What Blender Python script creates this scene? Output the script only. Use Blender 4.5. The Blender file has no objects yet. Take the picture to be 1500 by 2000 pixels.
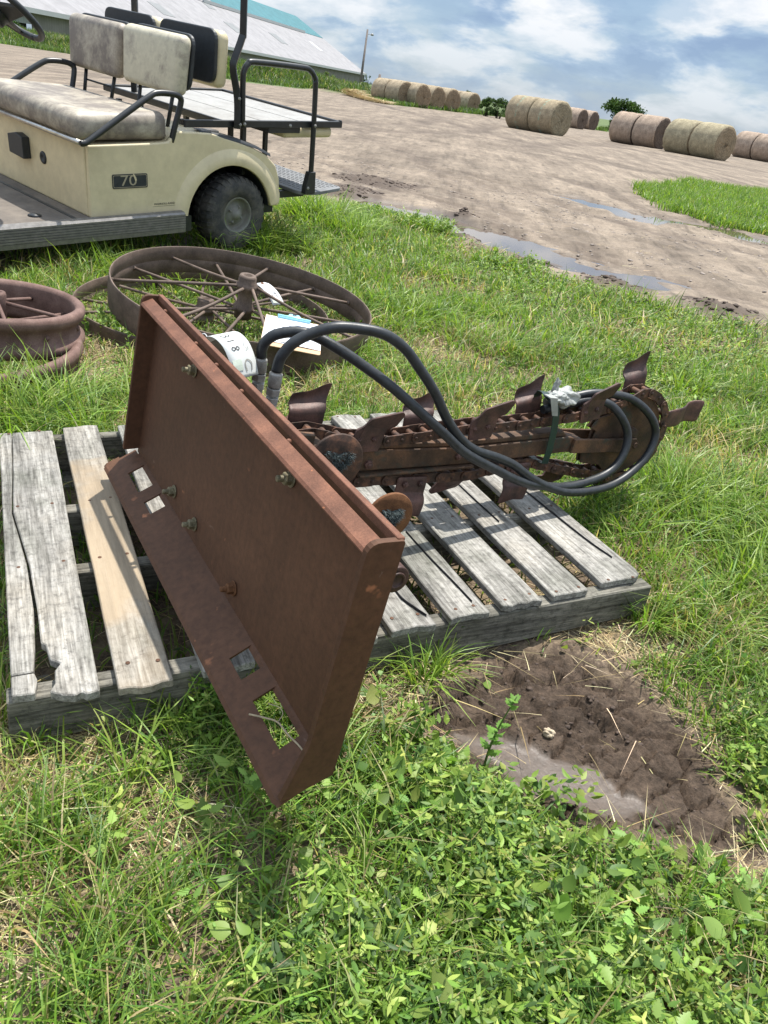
import bpy, bmesh, math, random
import numpy as np
from mathutils import Vector, Matrix
R = math.radians
S = bpy.context.scene
COL = S.collection
random.seed(7); rng = np.random.default_rng(7)

# ------------------------------------------------------------------ camera
CAM_H = 1.12; PITCH = R(28.75); ROLL = R(8.5)
fw = Vector((0, math.cos(PITCH), -math.sin(PITCH))); r0 = Vector((1, 0, 0)); u0 = r0.cross(fw)
rt = r0 * math.cos(ROLL) + u0 * math.sin(ROLL); up = -r0 * math.sin(ROLL) + u0 * math.cos(ROLL)
cd = bpy.data.cameras.new('camera'); cam = bpy.data.objects.new('camera', cd); COL.objects.link(cam)
cam.matrix_world = Matrix(((rt.x, up.x, -fw.x, 0), (rt.y, up.y, -fw.y, 0), (rt.z, up.z, -fw.z, CAM_H), (0, 0, 0, 1)))
cd.sensor_fit = 'VERTICAL'; cd.sensor_height = 36; cd.lens = 27.0; cd.clip_start = 0.05; cd.clip_end = 6000
S.camera = cam
S.render.resolution_x = 768; S.render.resolution_y = 1024

# ------------------------------------------------------------------ light
SUN_EL = R(69); SUN_AZ = R(28)      # azimuth measured from +Y towards +X
sdir = Vector((math.sin(SUN_AZ) * math.cos(SUN_EL), math.cos(SUN_AZ) * math.cos(SUN_EL), math.sin(SUN_EL)))
sl = bpy.data.lights.new('sun', 'SUN'); sl.energy = 4.1; sl.angle = R(0.55); sl.color = (1.0, 0.955, 0.88)
so = bpy.data.objects.new('sun', sl); COL.objects.link(so)
so.rotation_euler = sdir.to_track_quat('Z', 'Y').to_euler(); so.location = (0, 0, 30)
S.view_settings.view_transform = 'Standard'; S.view_settings.look = 'None'
S.view_settings.gamma = 1; S.view_settings.exposure = 0.85
S.render.engine = 'CYCLES'

W = bpy.data.worlds.new("World"); S.world = W; W.use_nodes = True
wn = W.node_tree; wn.nodes.clear()
def N(t, ty, **k):
    n = t.nodes.new(ty)
    for a, b in k.items(): setattr(n, a, b)
    return n
def ramp(t, pts, interp='LINEAR'):
    n = t.nodes.new('ShaderNodeValToRGB'); e = n.color_ramp.elements
    n.color_ramp.interpolation = interp
    while len(e) > 1: e.remove(e[-1])
    e[0].position = pts[0][0]; c = pts[0][1]; e[0].color = (*c, 1) if len(c) == 3 else c
    for p, c in pts[1:]:
        q = e.new(p); q.color = (*c, 1)
    return n
def g(v): return (v, v, v)
sky = N(wn, 'ShaderNodeTexSky', sky_type='NISHITA', sun_disc=False)
sky.sun_elevation = SUN_EL; sky.sun_rotation = SUN_AZ; sky.air_density = 1.0; sky.dust_density = 0.6; sky.ozone_density = 1.5
tc = N(wn, 'ShaderNodeTexCoord'); sep = N(wn, 'ShaderNodeSeparateXYZ'); wn.links.new(tc.outputs['Generated'], sep.inputs[0])
zz = N(wn, 'ShaderNodeMath', operation='ADD'); zz.inputs[1].default_value = 0.30; wn.links.new(sep.outputs[2], zz.inputs[0])
zm = N(wn, 'ShaderNodeMath', operation='MAXIMUM'); zm.inputs[1].default_value = 0.05; wn.links.new(zz.outputs[0], zm.inputs[0])
dx = N(wn, 'ShaderNodeMath', operation='DIVIDE'); dy = N(wn, 'ShaderNodeMath', operation='DIVIDE')
wn.links.new(sep.outputs[0], dx.inputs[0]); wn.links.new(zm.outputs[0], dx.inputs[1])
wn.links.new(sep.outputs[1], dy.inputs[0]); wn.links.new(zm.outputs[0], dy.inputs[1])
cv = N(wn, 'ShaderNodeCombineXYZ'); wn.links.new(dx.outputs[0], cv.inputs[0]); wn.links.new(dy.outputs[0], cv.inputs[1])
n1 = N(wn, 'ShaderNodeTexNoise'); n1.inputs['Scale'].default_value = 3.2; n1.inputs['Detail'].default_value = 9; n1.inputs['Roughness'].default_value = 0.58; n1.inputs['Distortion'].default_value = 0.1
wn.links.new(cv.outputs[0], n1.inputs['Vector'])
n2 = N(wn, 'ShaderNodeTexNoise'); n2.inputs['Scale'].default_value = 2.9; n2.inputs['Detail'].default_value = 8; n2.inputs['Roughness'].default_value = 0.56; n2.inputs['Distortion'].default_value = .15
mp2 = N(wn, 'ShaderNodeMapping'); mp2.inputs['Location'].default_value = (3.1, 1.7, 0); wn.links.new(cv.outputs[0], mp2.inputs[0]); wn.links.new(mp2.outputs[0], n2.inputs['Vector'])
cover = ramp(wn, [(0.38, g(0.30)), (0.47, g(0.75)), (0.54, g(1))]); wn.links.new(n1.outputs[0], cover.inputs[0])
ccol = ramp(wn, [(0.38, (2.9, 4.1, 6.0)), (0.44, (3.7, 5.0, 6.8)), (0.485, (5.4, 6.5, 7.8)), (0.52, (7.4, 8.0, 8.6)), (0.58, (9.0, 9.2, 9.5))]); wn.links.new(n2.outputs[0], ccol.inputs[0])
# warmer, paler air close to the horizon
hz = N(wn, 'ShaderNodeMapRange'); hz.inputs[1].default_value = 0.0; hz.inputs[2].default_value = 0.09; hz.inputs[3].default_value = 0.35; hz.inputs[4].default_value = 1.0
wn.links.new(sep.outputs[2], hz.inputs[0])
mxv = N(wn, 'ShaderNodeMath', operation='MULTIPLY'); wn.links.new(cover.outputs[0], mxv.inputs[0]); wn.links.new(hz.outputs[0], mxv.inputs[1])
blue = N(wn, 'ShaderNodeMix', data_type='RGBA', blend_type='MIX'); blue.inputs[0].default_value = 0.55
wn.links.new(sky.outputs[0], blue.inputs[6]); blue.inputs[7].default_value = (3.3, 4.9, 7.1, 1)
mx = N(wn, 'ShaderNodeMix', data_type='RGBA'); wn.links.new(mxv.outputs[0], mx.inputs[0]); wn.links.new(blue.outputs[2], mx.inputs[6]); wn.links.new(ccol.outputs[0], mx.inputs[7])
zb = N(wn, 'ShaderNodeMapRange'); zb.inputs[1].default_value = .22; zb.inputs[2].default_value = .75; zb.inputs[3].default_value = 1.0; zb.inputs[4].default_value = 1.9; wn.links.new(sep.outputs[2], zb.inputs[0])
zv = N(wn, 'ShaderNodeVectorMath', operation='SCALE'); wn.links.new(mx.outputs[2], zv.inputs[0]); wn.links.new(zb.outputs[0], zv.inputs[3])
bg = N(wn, 'ShaderNodeBackground'); bg.inputs[1].default_value = 0.060; wn.links.new(zv.outputs[0], bg.inputs[0])
wo = N(wn, 'ShaderNodeOutputWorld'); wn.links.new(bg.outputs[0], wo.inputs[0])

# ------------------------------------------------------------------ helpers
def tag(o, label=None, cat=None, group=None, kind=None):
    if label: o['label'] = label
    if cat: o['category'] = cat
    if group: o['group'] = group
    if kind: o['kind'] = kind
    return o
def empty(name, loc=(0, 0, 0), mat=None, label=None, cat=None, group=None):
    o = bpy.data.objects.new(name, None); COL.objects.link(o); o.empty_display_size = 0.1
    if mat is not None: o.matrix_world = mat
    else: o.location = loc
    return tag(o, label, cat, group)
def smoothcurve(pts, n=8):
    """Catmull-Rom through pts"""
    P = [Vector(p) for p in pts]; P = [2 * P[0] - P[1]] + P + [2 * P[-1] - P[-2]]; out = []
    for i in range(1, len(P) - 2):
        for k in range(n):
            t = k / n; a, b, c, d = P[i - 1], P[i], P[i + 1], P[i + 2]
            out.append(0.5 * ((2 * b) + (c - a) * t + (2 * a - 5 * b + 4 * c - d) * t * t + (-a + 3 * b - 3 * c + d) * t ** 3))
    out.append(P[-2]); return out
def roundpoly(pts, rad, n=4):
    """round every corner of a closed 2-D outline"""
    out = []; m = len(pts)
    for i in range(m):
        p = Vector(pts[i][:2]); a = Vector(pts[i - 1][:2]); b = Vector(pts[(i + 1) % m][:2])
        r = rad[i] if isinstance(rad, (list, tuple)) else rad
        if r <= 0: out.append(tuple(p)); continue
        da = (a - p); db = (b - p); la, lb = da.length, db.length
        k = min(r, la * .49, lb * .49); p1 = p + da / la * k; p2 = p + db / lb * k
        for j in range(n + 1):
            t = j / n; out.append(tuple((1 - t) ** 2 * p1 + 2 * t * (1 - t) * p + t * t * p2))
    return out
class MB:
    def __init__(s): s.v = []; s.f = []; s.sm = []
    def add(s, vs, fs, smooth=False):
        o = len(s.v); s.v += [tuple(v) for v in vs]
        for f in fs: s.f.append([i + o for i in f]); s.sm.append(smooth)
        return s
    def box(s, a, b, M=None):
        x0, y0, z0 = a; x1, y1, z1 = b
        vs = [Vector(p) for p in ((x0, y0, z0), (x1, y0, z0), (x1, y1, z0), (x0, y1, z0), (x0, y0, z1), (x1, y0, z1), (x1, y1, z1), (x0, y1, z1))]
        if M: vs = [M @ v for v in vs]
        return s.add(vs, [(0, 3, 2, 1), (4, 5, 6, 7), (0, 1, 5, 4), (1, 2, 6, 5), (2, 3, 7, 6), (3, 0, 4, 7)])
    def prism(s, poly, h0, h1, fn, smooth=False):
        """poly in 2-D, extruded from h0 to h1; fn(a,b,h)->xyz"""
        n = len(poly); vs = [fn(p[0], p[1], h0) for p in poly] + [fn(p[0], p[1], h1) for p in poly]
        s.add(vs, [tuple(range(n))[::-1], tuple(range(n, 2 * n))])
        o = len(s.v) - 2 * n
        for i in range(n):
            j = (i + 1) % n; s.f.append([o + i, o + j, o + n + j, o + n + i]); s.sm.append(smooth)
        return s
    def tube(s, pts, r, seg=10, cap=True, flat=None):
        P = [Vector(p) for p in pts]; n = len(P); rr = r if isinstance(r, (list, tuple)) else [r] * n
        T = [(P[min(i + 1, n - 1)] - P[max(i - 1, 0)]).normalized() for i in range(n)]
        a = Vector((0, 0, 1)) if abs(T[0].z) < .9 else Vector((1, 0, 0)); u = T[0].cross(a).normalized(); vs = []
        for i in range(n):
            u = (u - T[i] * u.dot(T[i])).normalized(); w = T[i].cross(u)
            for k in range(seg):
                t = 2 * math.pi * k / seg; vs.append(P[i] + (u * math.cos(t) + w * math.sin(t)) * rr[i])
        fs = [(i * seg + k, i * seg + (k + 1) % seg, (i + 1) * seg + (k + 1) % seg, (i + 1) * seg + k) for i in range(n - 1) for k in range(seg)]
        s.add(vs, fs, True)
        if cap:
            o = len(s.v) - n * seg; s.f.append([o + k for k in range(seg)][::-1]); s.sm.append(False)
            s.f.append([o + (n - 1) * seg + k for k in range(seg)]); s.sm.append(False)
        return s
    def lathe(s, prof, c, ax, seg=24, smooth=True, closed=False):
        """prof: (radius, height along ax)"""
        ax = Vector(ax).normalized(); c = Vector(c); a = Vector((0, 0, 1)) if abs(ax.z) < .9 else Vector((1, 0, 0))
        u = ax.cross(a).normalized(); w = ax.cross(u); n = len(prof); vs = []
        for (r, h) in prof:
            for k in range(seg):
                t = 2 * math.pi * k / seg; vs.append(c + ax * h + (u * math.cos(t) + w * math.sin(t)) * max(r, 1e-5))
        m = n if closed else n - 1
        fs = [(i * seg + k, i * seg + (k + 1) % seg, ((i + 1) % n) * seg + (k + 1) % seg, ((i + 1) % n) * seg + k) for i in range(m) for k in range(seg)]
        return s.add(vs, fs, smooth)
    def build(s, name, mat, parent=None, bevel=0, bseg=2, sub=0, autosm=None):
        me = bpy.data.meshes.new(name); me.from_pydata(s.v, [], s.f); me.polygons.foreach_set('use_smooth', s.sm)
        me.update(); bm = bmesh.new(); bm.from_mesh(me); bmesh.ops.recalc_face_normals(bm, faces=bm.faces); bm.to_mesh(me); bm.free()
        o = bpy.data.objects.new(name, me); COL.objects.link(o)
        if mat: me.materials.append(mat)
        if parent: o.parent = parent
        if bevel:
            m = o.modifiers.new('bevel', 'BEVEL'); m.width = bevel; m.segments = bseg; m.limit_method = 'ANGLE'; m.angle_limit = R(35); m.harden_normals = False
        if sub:
            m = o.modifiers.new('sub', 'SUBSURF'); m.levels = sub; m.render_levels = sub
        return o
def rbox(a, b, r=.03, n=3):
    """rounded box grid (cushions): superellipsoid-like box as vertices/faces"""
    bm = bmesh.new(); bmesh.ops.create_cube(bm, size=1)
    c = [(a[i] + b[i]) / 2 for i in range(3)]; d = [b[i] - a[i] for i in range(3)]
    for v in bm.verts: v.co = Vector((c[0] + v.co.x * d[0], c[1] + v.co.y * d[1], c[2] + v.co.z * d[2]))
    bmesh.ops.bevel(bm, geom=list(bm.edges), offset=r, segments=n, profile=.5, affect='EDGES')
    bm.verts.ensure_lookup_table(); m = MB()
    m.add([v.co.copy() for v in bm.verts], [[v.index for v in f.verts] for f in bm.faces], True); bm.free(); return m
# value noise in the plane
def _h(ix, iy, s):
    n = (ix.astype(np.int64) * 374761393 + iy.astype(np.int64) * 668265263 + s * 1442695041) & 0xffffffff
    n = ((n ^ (n >> 13)) * 1274126177) & 0xffffffff
    return ((n ^ (n >> 16)) & 0xffff) / 65535.0
def vn(x, y, s=0):
    x = np.asarray(x, float); y = np.asarray(y, float); ix = np.floor(x); iy = np.floor(y); fx = x - ix; fy = y - iy
    fx = fx * fx * (3 - 2 * fx); fy = fy * fy * (3 - 2 * fy)
    a = _h(ix, iy, s); b = _h(ix + 1, iy, s); c = _h(ix, iy + 1, s); d = _h(ix + 1, iy + 1, s)
    return (a * (1 - fx) + b * fx) * (1 - fy) + (c * (1 - fx) + d * fx) * fy
def fbm(x, y, s=0, o=3):
    t = 0; a = .5; n = 0
    for k in range(o): t = t + a * vn(x * 2 ** k, y * 2 ** k, s + k); n += a; a *= .5
    return t / n
def segdist(x, y, pts):
    d = np.full(np.shape(x), 1e9)
    for (ax, ay), (bx, by) in zip(pts[:-1], pts[1:]):
        vx, vy = bx - ax, by - ay; t = np.clip(((x - ax) * vx + (y - ay) * vy) / (vx * vx + vy * vy), 0, 1)
        d = np.minimum(d, np.hypot(x - ax - t * vx, y - ay - t * vy))
    return d
def inside(x, y, poly):
    c = np.zeros(np.shape(x), bool); m = len(poly)
    for i in range(m):
        x1, y1 = poly[i]; x2, y2 = poly[(i + 1) % m]
        if y1 == y2: continue
        c ^= ((y1 > y) != (y2 > y)) & (x < (x2 - x1) * (y - y1) / (y2 - y1) + x1)
    return c
def sdf(x, y, poly):
    d = segdist(x, y, list(poly) + [poly[0]]); return np.where(inside(x, y, poly), -d, d)
def ss(a, b, x):
    t = np.clip((x - a) / (b - a), 0, 1); return t * t * (3 - 2 * t)

# ------------------------------------------------------------------ materials
def mat(name):
    m = bpy.data.materials.new(name); m.use_nodes = True; t = m.node_tree; p = t.nodes['Principled BSDF']; return m, t, p
def noise(t, sc, det=4, rough=.55, vec=None, dist=0):
    n = N(t, 'ShaderNodeTexNoise'); n.inputs['Scale'].default_value = sc; n.inputs['Detail'].default_value = det
    n.inputs['Roughness'].default_value = rough; n.inputs['Distortion'].default_value = dist
    if vec: t.links.new(vec, n.inputs['Vector'])
    return n
def mix(t, fac, a, b, mode='MIX'):
    n = N(t, 'ShaderNodeMix', data_type='RGBA', blend_type=mode)
    if isinstance(fac, float): n.inputs[0].default_value = fac
    else: t.links.new(fac, n.inputs[0])
    for s, v in ((6, a), (7, b)):
        if isinstance(v, tuple): n.inputs[s].default_value = (*v, 1)
        else: t.links.new(v, n.inputs[s])
    return n.outputs[2]
def bump(t, p, h, st=.3, dist=.01, base=None):
    b = N(t, 'ShaderNodeBump'); b.inputs['Strength'].default_value = st; b.inputs['Distance'].default_value = dist
    t.links.new(h, b.inputs['Height'])
    if base: t.links.new(base, b.inputs['Normal'])
    t.links.new(b.outputs[0], p.inputs['Normal']); return b.outputs[0]
def objv(t, scale=(1, 1, 1), rot=(0, 0, 0)):
    c = N(t, 'ShaderNodeTexCoord'); m = N(t, 'ShaderNodeMapping'); m.inputs['Scale'].default_value = scale; m.inputs['Rotation'].default_value = rot
    t.links.new(c.outputs['Object'], m.inputs[0]); return m.outputs[0]
def rust(name, c0, c1, c2, sc=9, rough=.78, paint=None, bst=.25, speck=None):
    m, t, p = mat(name); v = objv(t)
    a = noise(t, sc, 6, .65, v); b = noise(t, sc * 14, 4, .7, v); c = noise(t, sc * .35, 3, .5, v)
    ra = ramp(t, [(.35, c0), (.52, c1), (.68, c2)]); t.links.new(a.outputs[0], ra.inputs[0])
    rb = ramp(t, [(.3, g(.72)), (.55, g(1)), (.75, g(1.15))]); t.links.new(b.outputs[0], rb.inputs[0])
    col = mix(t, 1.0, ra.outputs[0], rb.outputs[0], 'MULTIPLY')
    rc = ramp(t, [(.35, g(.84)), (.65, g(1.10))]); t.links.new(c.outputs[0], rc.inputs[0])
    col = mix(t, 1.0, col, rc.outputs[0], 'MULTIPLY')
    if speck:
        q = noise(t, sc * 5, 3, .6, v); rq = ramp(t, [(.66, g(0)), (.74, g(1))]); t.links.new(q.outputs[0], rq.inputs[0])
        mk = noise(t, sc * 1.1, 2, .5, v); rm = ramp(t, [(.5, g(0)), (.62, g(.8))]); t.links.new(mk.outputs[0], rm.inputs[0])
        mm = N(t, 'ShaderNodeMath', operation='MULTIPLY'); t.links.new(rq.outputs[0], mm.inputs[0]); t.links.new(rm.outputs[0], mm.inputs[1])
        col = mix(t, mm.outputs[0], col, speck)
    if name == 'plate_rust':
        q = noise(t, 1, 6, .7, objv(t, (60, 60, 3))); rq = ramp(t, [(.42, g(.94)), (.55, g(1)), (.66, g(1.06))]); t.links.new(q.outputs[0], rq.inputs[0]); col = mix(t, 1.0, col, rq.outputs[0], 'MULTIPLY')
        q = noise(t, 1, 5, .7, objv(t, (9, 50, 26), (0, .5, 0))); rq = ramp(t, [(.66, g(0)), (.74, g(.35))]); t.links.new(q.outputs[0], rq.inputs[0]); col = mix(t, rq.outputs[0], col, (.24, .17, .13))
    if paint:
        q = noise(t, sc * .9, 5, .7, v, .3); rq = ramp(t, [(.58, g(0)), (.66, g(.6))]); t.links.new(q.outputs[0], rq.inputs[0])
        col = mix(t, rq.outputs[0], col, paint)
    t.links.new(col, p.inputs['Base Color']); p.inputs['Roughness'].default_value = rough; p.inputs['Metallic'].default_value = .12
    p.inputs['Specular IOR Level'].default_value = .35
    bump(t, p, b.outputs[0], bst, .002); return m
def plain(name, c, rough=.5, metal=0, var=.15, sc=20, bst=.1, spec=.5):
    m, t, p = mat(name); v = objv(t); a = noise(t, sc, 5, .6, v)
    ra = ramp(t, [(.3, tuple(x * (1 - var) for x in c)), (.7, tuple(min(1, x * (1 + var)) for x in c))]); t.links.new(a.outputs[0], ra.inputs[0])
    t.links.new(ra.outputs[0], p.inputs['Base Color']); p.inputs['Roughness'].default_value = rough; p.inputs['Metallic'].default_value = metal
    p.inputs['Specular IOR Level'].default_value = spec
    if bst: bump(t, p, a.outputs[0], bst, .002)
    return m
def dirty(name, c, dirt, amt=.5, sc=4, rough=.5, lo=.45, hi=.62, bst=.1, fine=30):
    m, t, p = mat(name); v = objv(t); a = noise(t, sc, 10, .74, v, .0); b = noise(t, fine, 5, .65, v)
    ra = ramp(t, [(lo, g(0)), (hi, g(amt))]); t.links.new(a.outputs[0], ra.inputs[0])
    rb = ramp(t, [(.3, g(.86)), (.7, g(1.06))]); t.links.new(b.outputs[0], rb.inputs[0])
    base = mix(t, 1.0, c, rb.outputs[0], 'MULTIPLY'); col = mix(t, ra.outputs[0], base, dirt)
    t.links.new(col, p.inputs['Base Color']); p.inputs['Roughness'].default_value = rough; bump(t, p, b.outputs[0], bst, .002); return m
def wood(name, axis, c0, c1, c2, tint=None):
    """weathered board; grain runs along axis ('x' or 'y') of the object"""
    m, t, p = mat(name); s = (9, 150, 150) if axis == 'x' else (150, 9, 150); s2 = (1.6, 22, 22) if axis == 'x' else (22, 1.6, 22)
    a = noise(t, 1, 6, .7, objv(t, s)); b = noise(t, 1, 5, .6, objv(t, s2)); c = noise(t, 55, 6, .75, objv(t)); d = noise(t, 5, 4, .6, objv(t))
    ra = ramp(t, [(.34, c0), (.5, c1), (.66, c2)]); t.links.new(a.outputs[0], ra.inputs[0])
    rb = ramp(t, [(.3, g(.5)), (.5, g(.95)), (.7, g(1.2))]); t.links.new(b.outputs[0], rb.inputs[0])
    col = mix(t, 1.0, ra.outputs[0], rb.outputs[0], 'MULTIPLY')
    rc = ramp(t, [(.36, g(.5)), (.48, g(.95)), (.62, g(1.12))]); t.links.new(c.outputs[0], rc.inputs[0]); col = mix(t, .85, col, rc.outputs[0], 'MULTIPLY')
    rd = ramp(t, [(.3, (.62, .64, .60)), (.5, g(1)), (.7, (1.1, 1.06, 1.0))]); t.links.new(d.outputs[0], rd.inputs[0]); col = mix(t, 1.0, col, rd.outputs[0], 'MULTIPLY')
    if tint:
        e = noise(t, 3.2, 4, .6, objv(t)); re = ramp(t, [(.40, g(.35)), (.5, g(1))]); t.links.new(e.outputs[0], re.inputs[0]); sy_ = N(t, 'ShaderNodeSeparateXYZ'); t.links.new(objv(t), sy_.inputs[0]); fa = N(t, 'ShaderNodeMath', operation='MULTIPLY_ADD'); t.links.new(e.outputs[0], fa.inputs[0]); fa.inputs[1].default_value = .25; t.links.new(sy_.outputs[1], fa.inputs[2]); rg = ramp(t, [(.10, g(.35)), (.30, g(.9)), (.985, g(.9)), (.999, g(0))]); t.links.new(fa.outputs[0], rg.inputs[0]); tm = N(t, 'ShaderNodeMath', operation='MULTIPLY'); t.links.new(re.outputs[0], tm.inputs[0]); t.links.new(rg.outputs[0], tm.inputs[1])
        col = mix(t, tm.outputs[0], col, mix(t, 1.0, tint, rb.outputs[0], 'MULTIPLY'))
    t.links.new(col, p.inputs['Base Color']); p.inputs['Roughness'].default_value = .85; p.inputs['Specular IOR Level'].default_value = .25
    bump(t, p, a.outputs[0], .55, .004); return m
def colattr(name, rough=.55, trans=.35, spec=.3, tfac=(1.15, 1.25, .55)):
    """foliage whose colour varies leaf by leaf through a colour attribute"""
    m = bpy.data.materials.new(name); m.use_nodes = True; t = m.node_tree; p = t.nodes['Principled BSDF']; out = t.nodes['Material Output']
    a = N(t, 'ShaderNodeAttribute', attribute_name='Col'); t.links.new(a.outputs['Color'], p.inputs['Base Color'])
    p.inputs['Roughness'].default_value = rough; p.inputs['Specular IOR Level'].default_value = spec
    if trans:
        tr = N(t, 'ShaderNodeBsdfTranslucent'); t.links.new(mix(t, 1.0, a.outputs['Color'], tfac, 'MULTIPLY'), tr.inputs[0])
        ms = N(t, 'ShaderNodeMixShader'); ms.inputs[0].default_value = trans
        t.links.new(p.outputs[0], ms.inputs[1]); t.links.new(tr.outputs[0], ms.inputs[2]); t.links.new(ms.outputs[0], out.inputs[0])
    return m
M = {}
M['plate'] = rust('plate_rust', (.080, .037, .019), (.094, .043, .022), (.112, .052, .027), sc=4.5, rough=.66, bst=.15, speck=(.42, .17, .08))
M['plate_edge'] = rust('sunlit_rust', (.125, .055, .033), (.165, .073, .044), (.22, .098, .058), sc=22, rough=.7, speck=(.50, .19, .085))  # lighter copy of the plate rust, sunlight on the top strip painted in
M['iron'] = rust('dark_iron', (.050, .032, .021), (.100, .058, .035), (.18, .092, .048), sc=12, rough=.68, paint=(.030, .048, .040), bst=.4)
M['tooth'] = rust('digging_tooth_steel', (.046, .029, .025), (.095, .052, .043), (.16, .083, .066), sc=18, rough=.48, bst=.3)
M['chainm'] = rust('chain_steel', (.036, .024, .018), (.085, .046, .032), (.19, .09, .05), sc=40, rough=.6, bst=.4)
M['orange_rust'] = rust('orange_rust', (.10, .042, .018), (.165, .072, .030), (.23, .105, .045), sc=30, rough=.8, bst=.4)
M['wheel_iron'] = rust('old_wheel_iron', (.095, .068, .053), (.145, .105, .083), (.20, .145, .115), sc=10, rough=.7, bst=.35)
M['rim_iron'] = rust('pinkish_rust', (.125, .075, .062), (.17, .105, .088), (.22, .145, .12), sc=14, rough=.8, bst=.4)
M['zinc'] = rust('grey_zinc', (.22, .21, .19), (.33, .32, .30), (.42, .41, .38), sc=40, rough=.45, bst=.2)
M['boltm'] = rust('dull_bolt', (.09, .075, .04), (.17, .15, .09), (.26, .23, .15), sc=60, rough=.5)
M['rubber'] = plain('black_rubber', (.022, .025, .028), .42, 0, .35, 60, .25, .45)
M['bristle'] = plain('matted_fibre', (.12, .15, .15), .9, 0, .5, 120, .8)
M['blackpaint'] = plain('black_paint', (.018, .020, .022), .38, 0, .3, 25, .1, .5)
M['blackplastic'] = plain('black_plastic', (.020, .024, .028), .5, 0, .25, 40, .1)
M['tyre'] = dirty('dusty_tyre', (.035, .036, .036), (.16, .145, .12), .55, 9, .85, .42, .62, .3)
M['rimgrey'] = dirty('dusty_rim', (.20, .205, .18), (.12, .10, .08), .6, 9, .6)
M['cream'] = dirty('cream_paint', (.62, .535, .345), (.42, .35, .22), .45, 3.5, .38, .50, .72, .03, 12)
M['vinyl'] = dirty('dirty_vinyl', (.47, .42, .33), (.12, .098, .088), .85, 4.6, .55, .36, .58, .15)
M['vinyl2'] = dirty('cleaner_vinyl', (.52, .48, .36), (.20, .165, .145), .7, 8, .55, .50, .66, .15)
M['alu'] = plain('scuffed_aluminium', (.20, .19, .18), .5, .5, .25, 30, .15)
M['chrome'] = plain('dull_chrome', (.48, .46, .43), .3, .9, .2, 25, .1)
M['mat'] = dirty('worn_floor_mat', (.10, .085, .072), (.19, .16, .13), .8, 5, .85, .4, .65)
M['deck'] = dirty('pale_deck_panel', (.30, .295, .28), (.17, .155, .14), .7, 6, .6, .45, .7)
M['gold'] = plain('faded_gold_print', (.33, .29, .20), .5, 0, .1, 20, 0)
M['ink'] = plain('ink', (.03, .03, .035), .6, 0, .1, 20, 0)
M['greyink'] = plain('faded_print', (.30, .29, .26), .6, 0, .1, 20, 0)
M['paper'] = plain('white_paper', (.62, .63, .65), .6, 0, .03, 15, .03)
M['card'] = plain('card_tag', (.58, .60, .58), .5, 0, .04, 15, .03)
M['print_green'] = plain('pale_green_print', (.50, .56, .48), .6, 0, .15, 60, 0)
M['print_blue'] = plain('pale_blue_print', (.18, .22, .34), .6, 0, .1, 60, 0)
M['hardboard'] = plain('tan_hardboard', (.52, .34, .20), .6, 0, .08, 40, .05)
M['blueclip'] = plain('pale_blue_clip', (.30, .62, .74), .3, 0, .05, 20, 0)
M['wrap'] = plain('crumpled_white_film', (.30, .31, .29), .45, 0, .2, 30, .4)
M['strap'] = plain('dark_green_strap', (.015, .035, .032), .35, 0, .2, 50, .1)
M['wood_y'] = wood('grey_board', 'y', (.14, .132, .117), (.27, .257, .232), (.39, .375, .345))
M['wood_new'] = wood('tan_board', 'y', (.14, .13, .112), (.28, .262, .23), (.40, .378, .335), tint=(.32, .25, .17))
M['wood_x'] = wood('grey_beam', 'x', (.07, .065, .055), (.165, .155, .13), (.27, .25, .21))

# ------------------------------------------------------------------ terrain
EDGE = [(-1.63, 8.8), (-1.2, 8.73), (-.84, 8.5), (-.31, 8.55), (.0, 7.75), (.21, 7.3), (.47, 6.89), (.73, 6.52), (1.1, 6.13), (1.45, 5.89), (1.79, 5.7), (2.11, 5.53), (2.47, 5.45)]
YARD = [(-70, 12), (-8, 9.4), (-3.2, 9.0)] + EDGE + [(6, 4.2), (20, 2), (200, 10), (200, 70), (60, 92), (8, 90), (2.5, 76), (-4.2, 63), (-7.7, 73.7), (-11.3, 76.9), (-15, 64.5), (-18, 67.6), (-30, 74), (-38.8, 75.2), (-70, 74)]
PATCH = [(4.28, 16.83), (6.15, 21.4), (7.1, 21.5), (8.57, 21.94), (14, 20), (13, 12.5), (7, 11), (4.75, 11.66), (4.24, 11.88), (3.92, 12.59), (3.92, 14.13)]
MUD = [(.15, 1.26), (.22, 1.34), (.36, 1.44), (.5, 1.49), (.60, 1.46), (.69, 1.33), (.74, 1.22), (.76, 1.10), (.80, 1.02), (.80, .95), (.74, .93), (.62, .95), (.49, .975), (.37, 1.00), (.30, 1.06), (.20, 1.08), (.15, 1.14)]
WET = [(.18, 1.14), (.20, 1.19), (.29, 1.19), (.39, 1.15), (.50, 1.13), (.56, 1.07), (.52, .99), (.4, 1.02), (.32, 1.07), (.24, 1.12)]
PUD = [(-.49, 8.91), (-.2, 8.73), (.07, 8.51), (.34, 8.1), (.59, 7.75), (.81, 7.35), (1.01, 7.1), (1.21, 6.93), (1.41, 6.78), (1.74, 6.5)]
PUD2 = [(2.1, 12.92), (2.49, 12.44), (2.81, 11.41), (2.92, 11.28)]
PUD3 = [(3.3, 11.67), (4.03, 11.5), (4.41, 10.93)]
PADL, PADN = Vector((-.597, .981, 0)), None
U2 = Vector((.879, .4766, 0)); V2 = Vector((-.4766, .879, 0))
def wob(x, y, s, a, f): return (vn(x * f, y * f, s) - .5) * 2 * a + (vn(x * f * 3, y * f * 3, s + 9) - .5) * a
def f_yard(x, y):
    d = sdf(x, y, YARD); d = d + wob(x, y, 3, .16, 1.6)
    a = ss(.12, -.12, d)
    p = sdf(x, y, PATCH) + wob(x, y, 5, .35, .9); return a * ss(-.15, .2, p)
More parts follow.
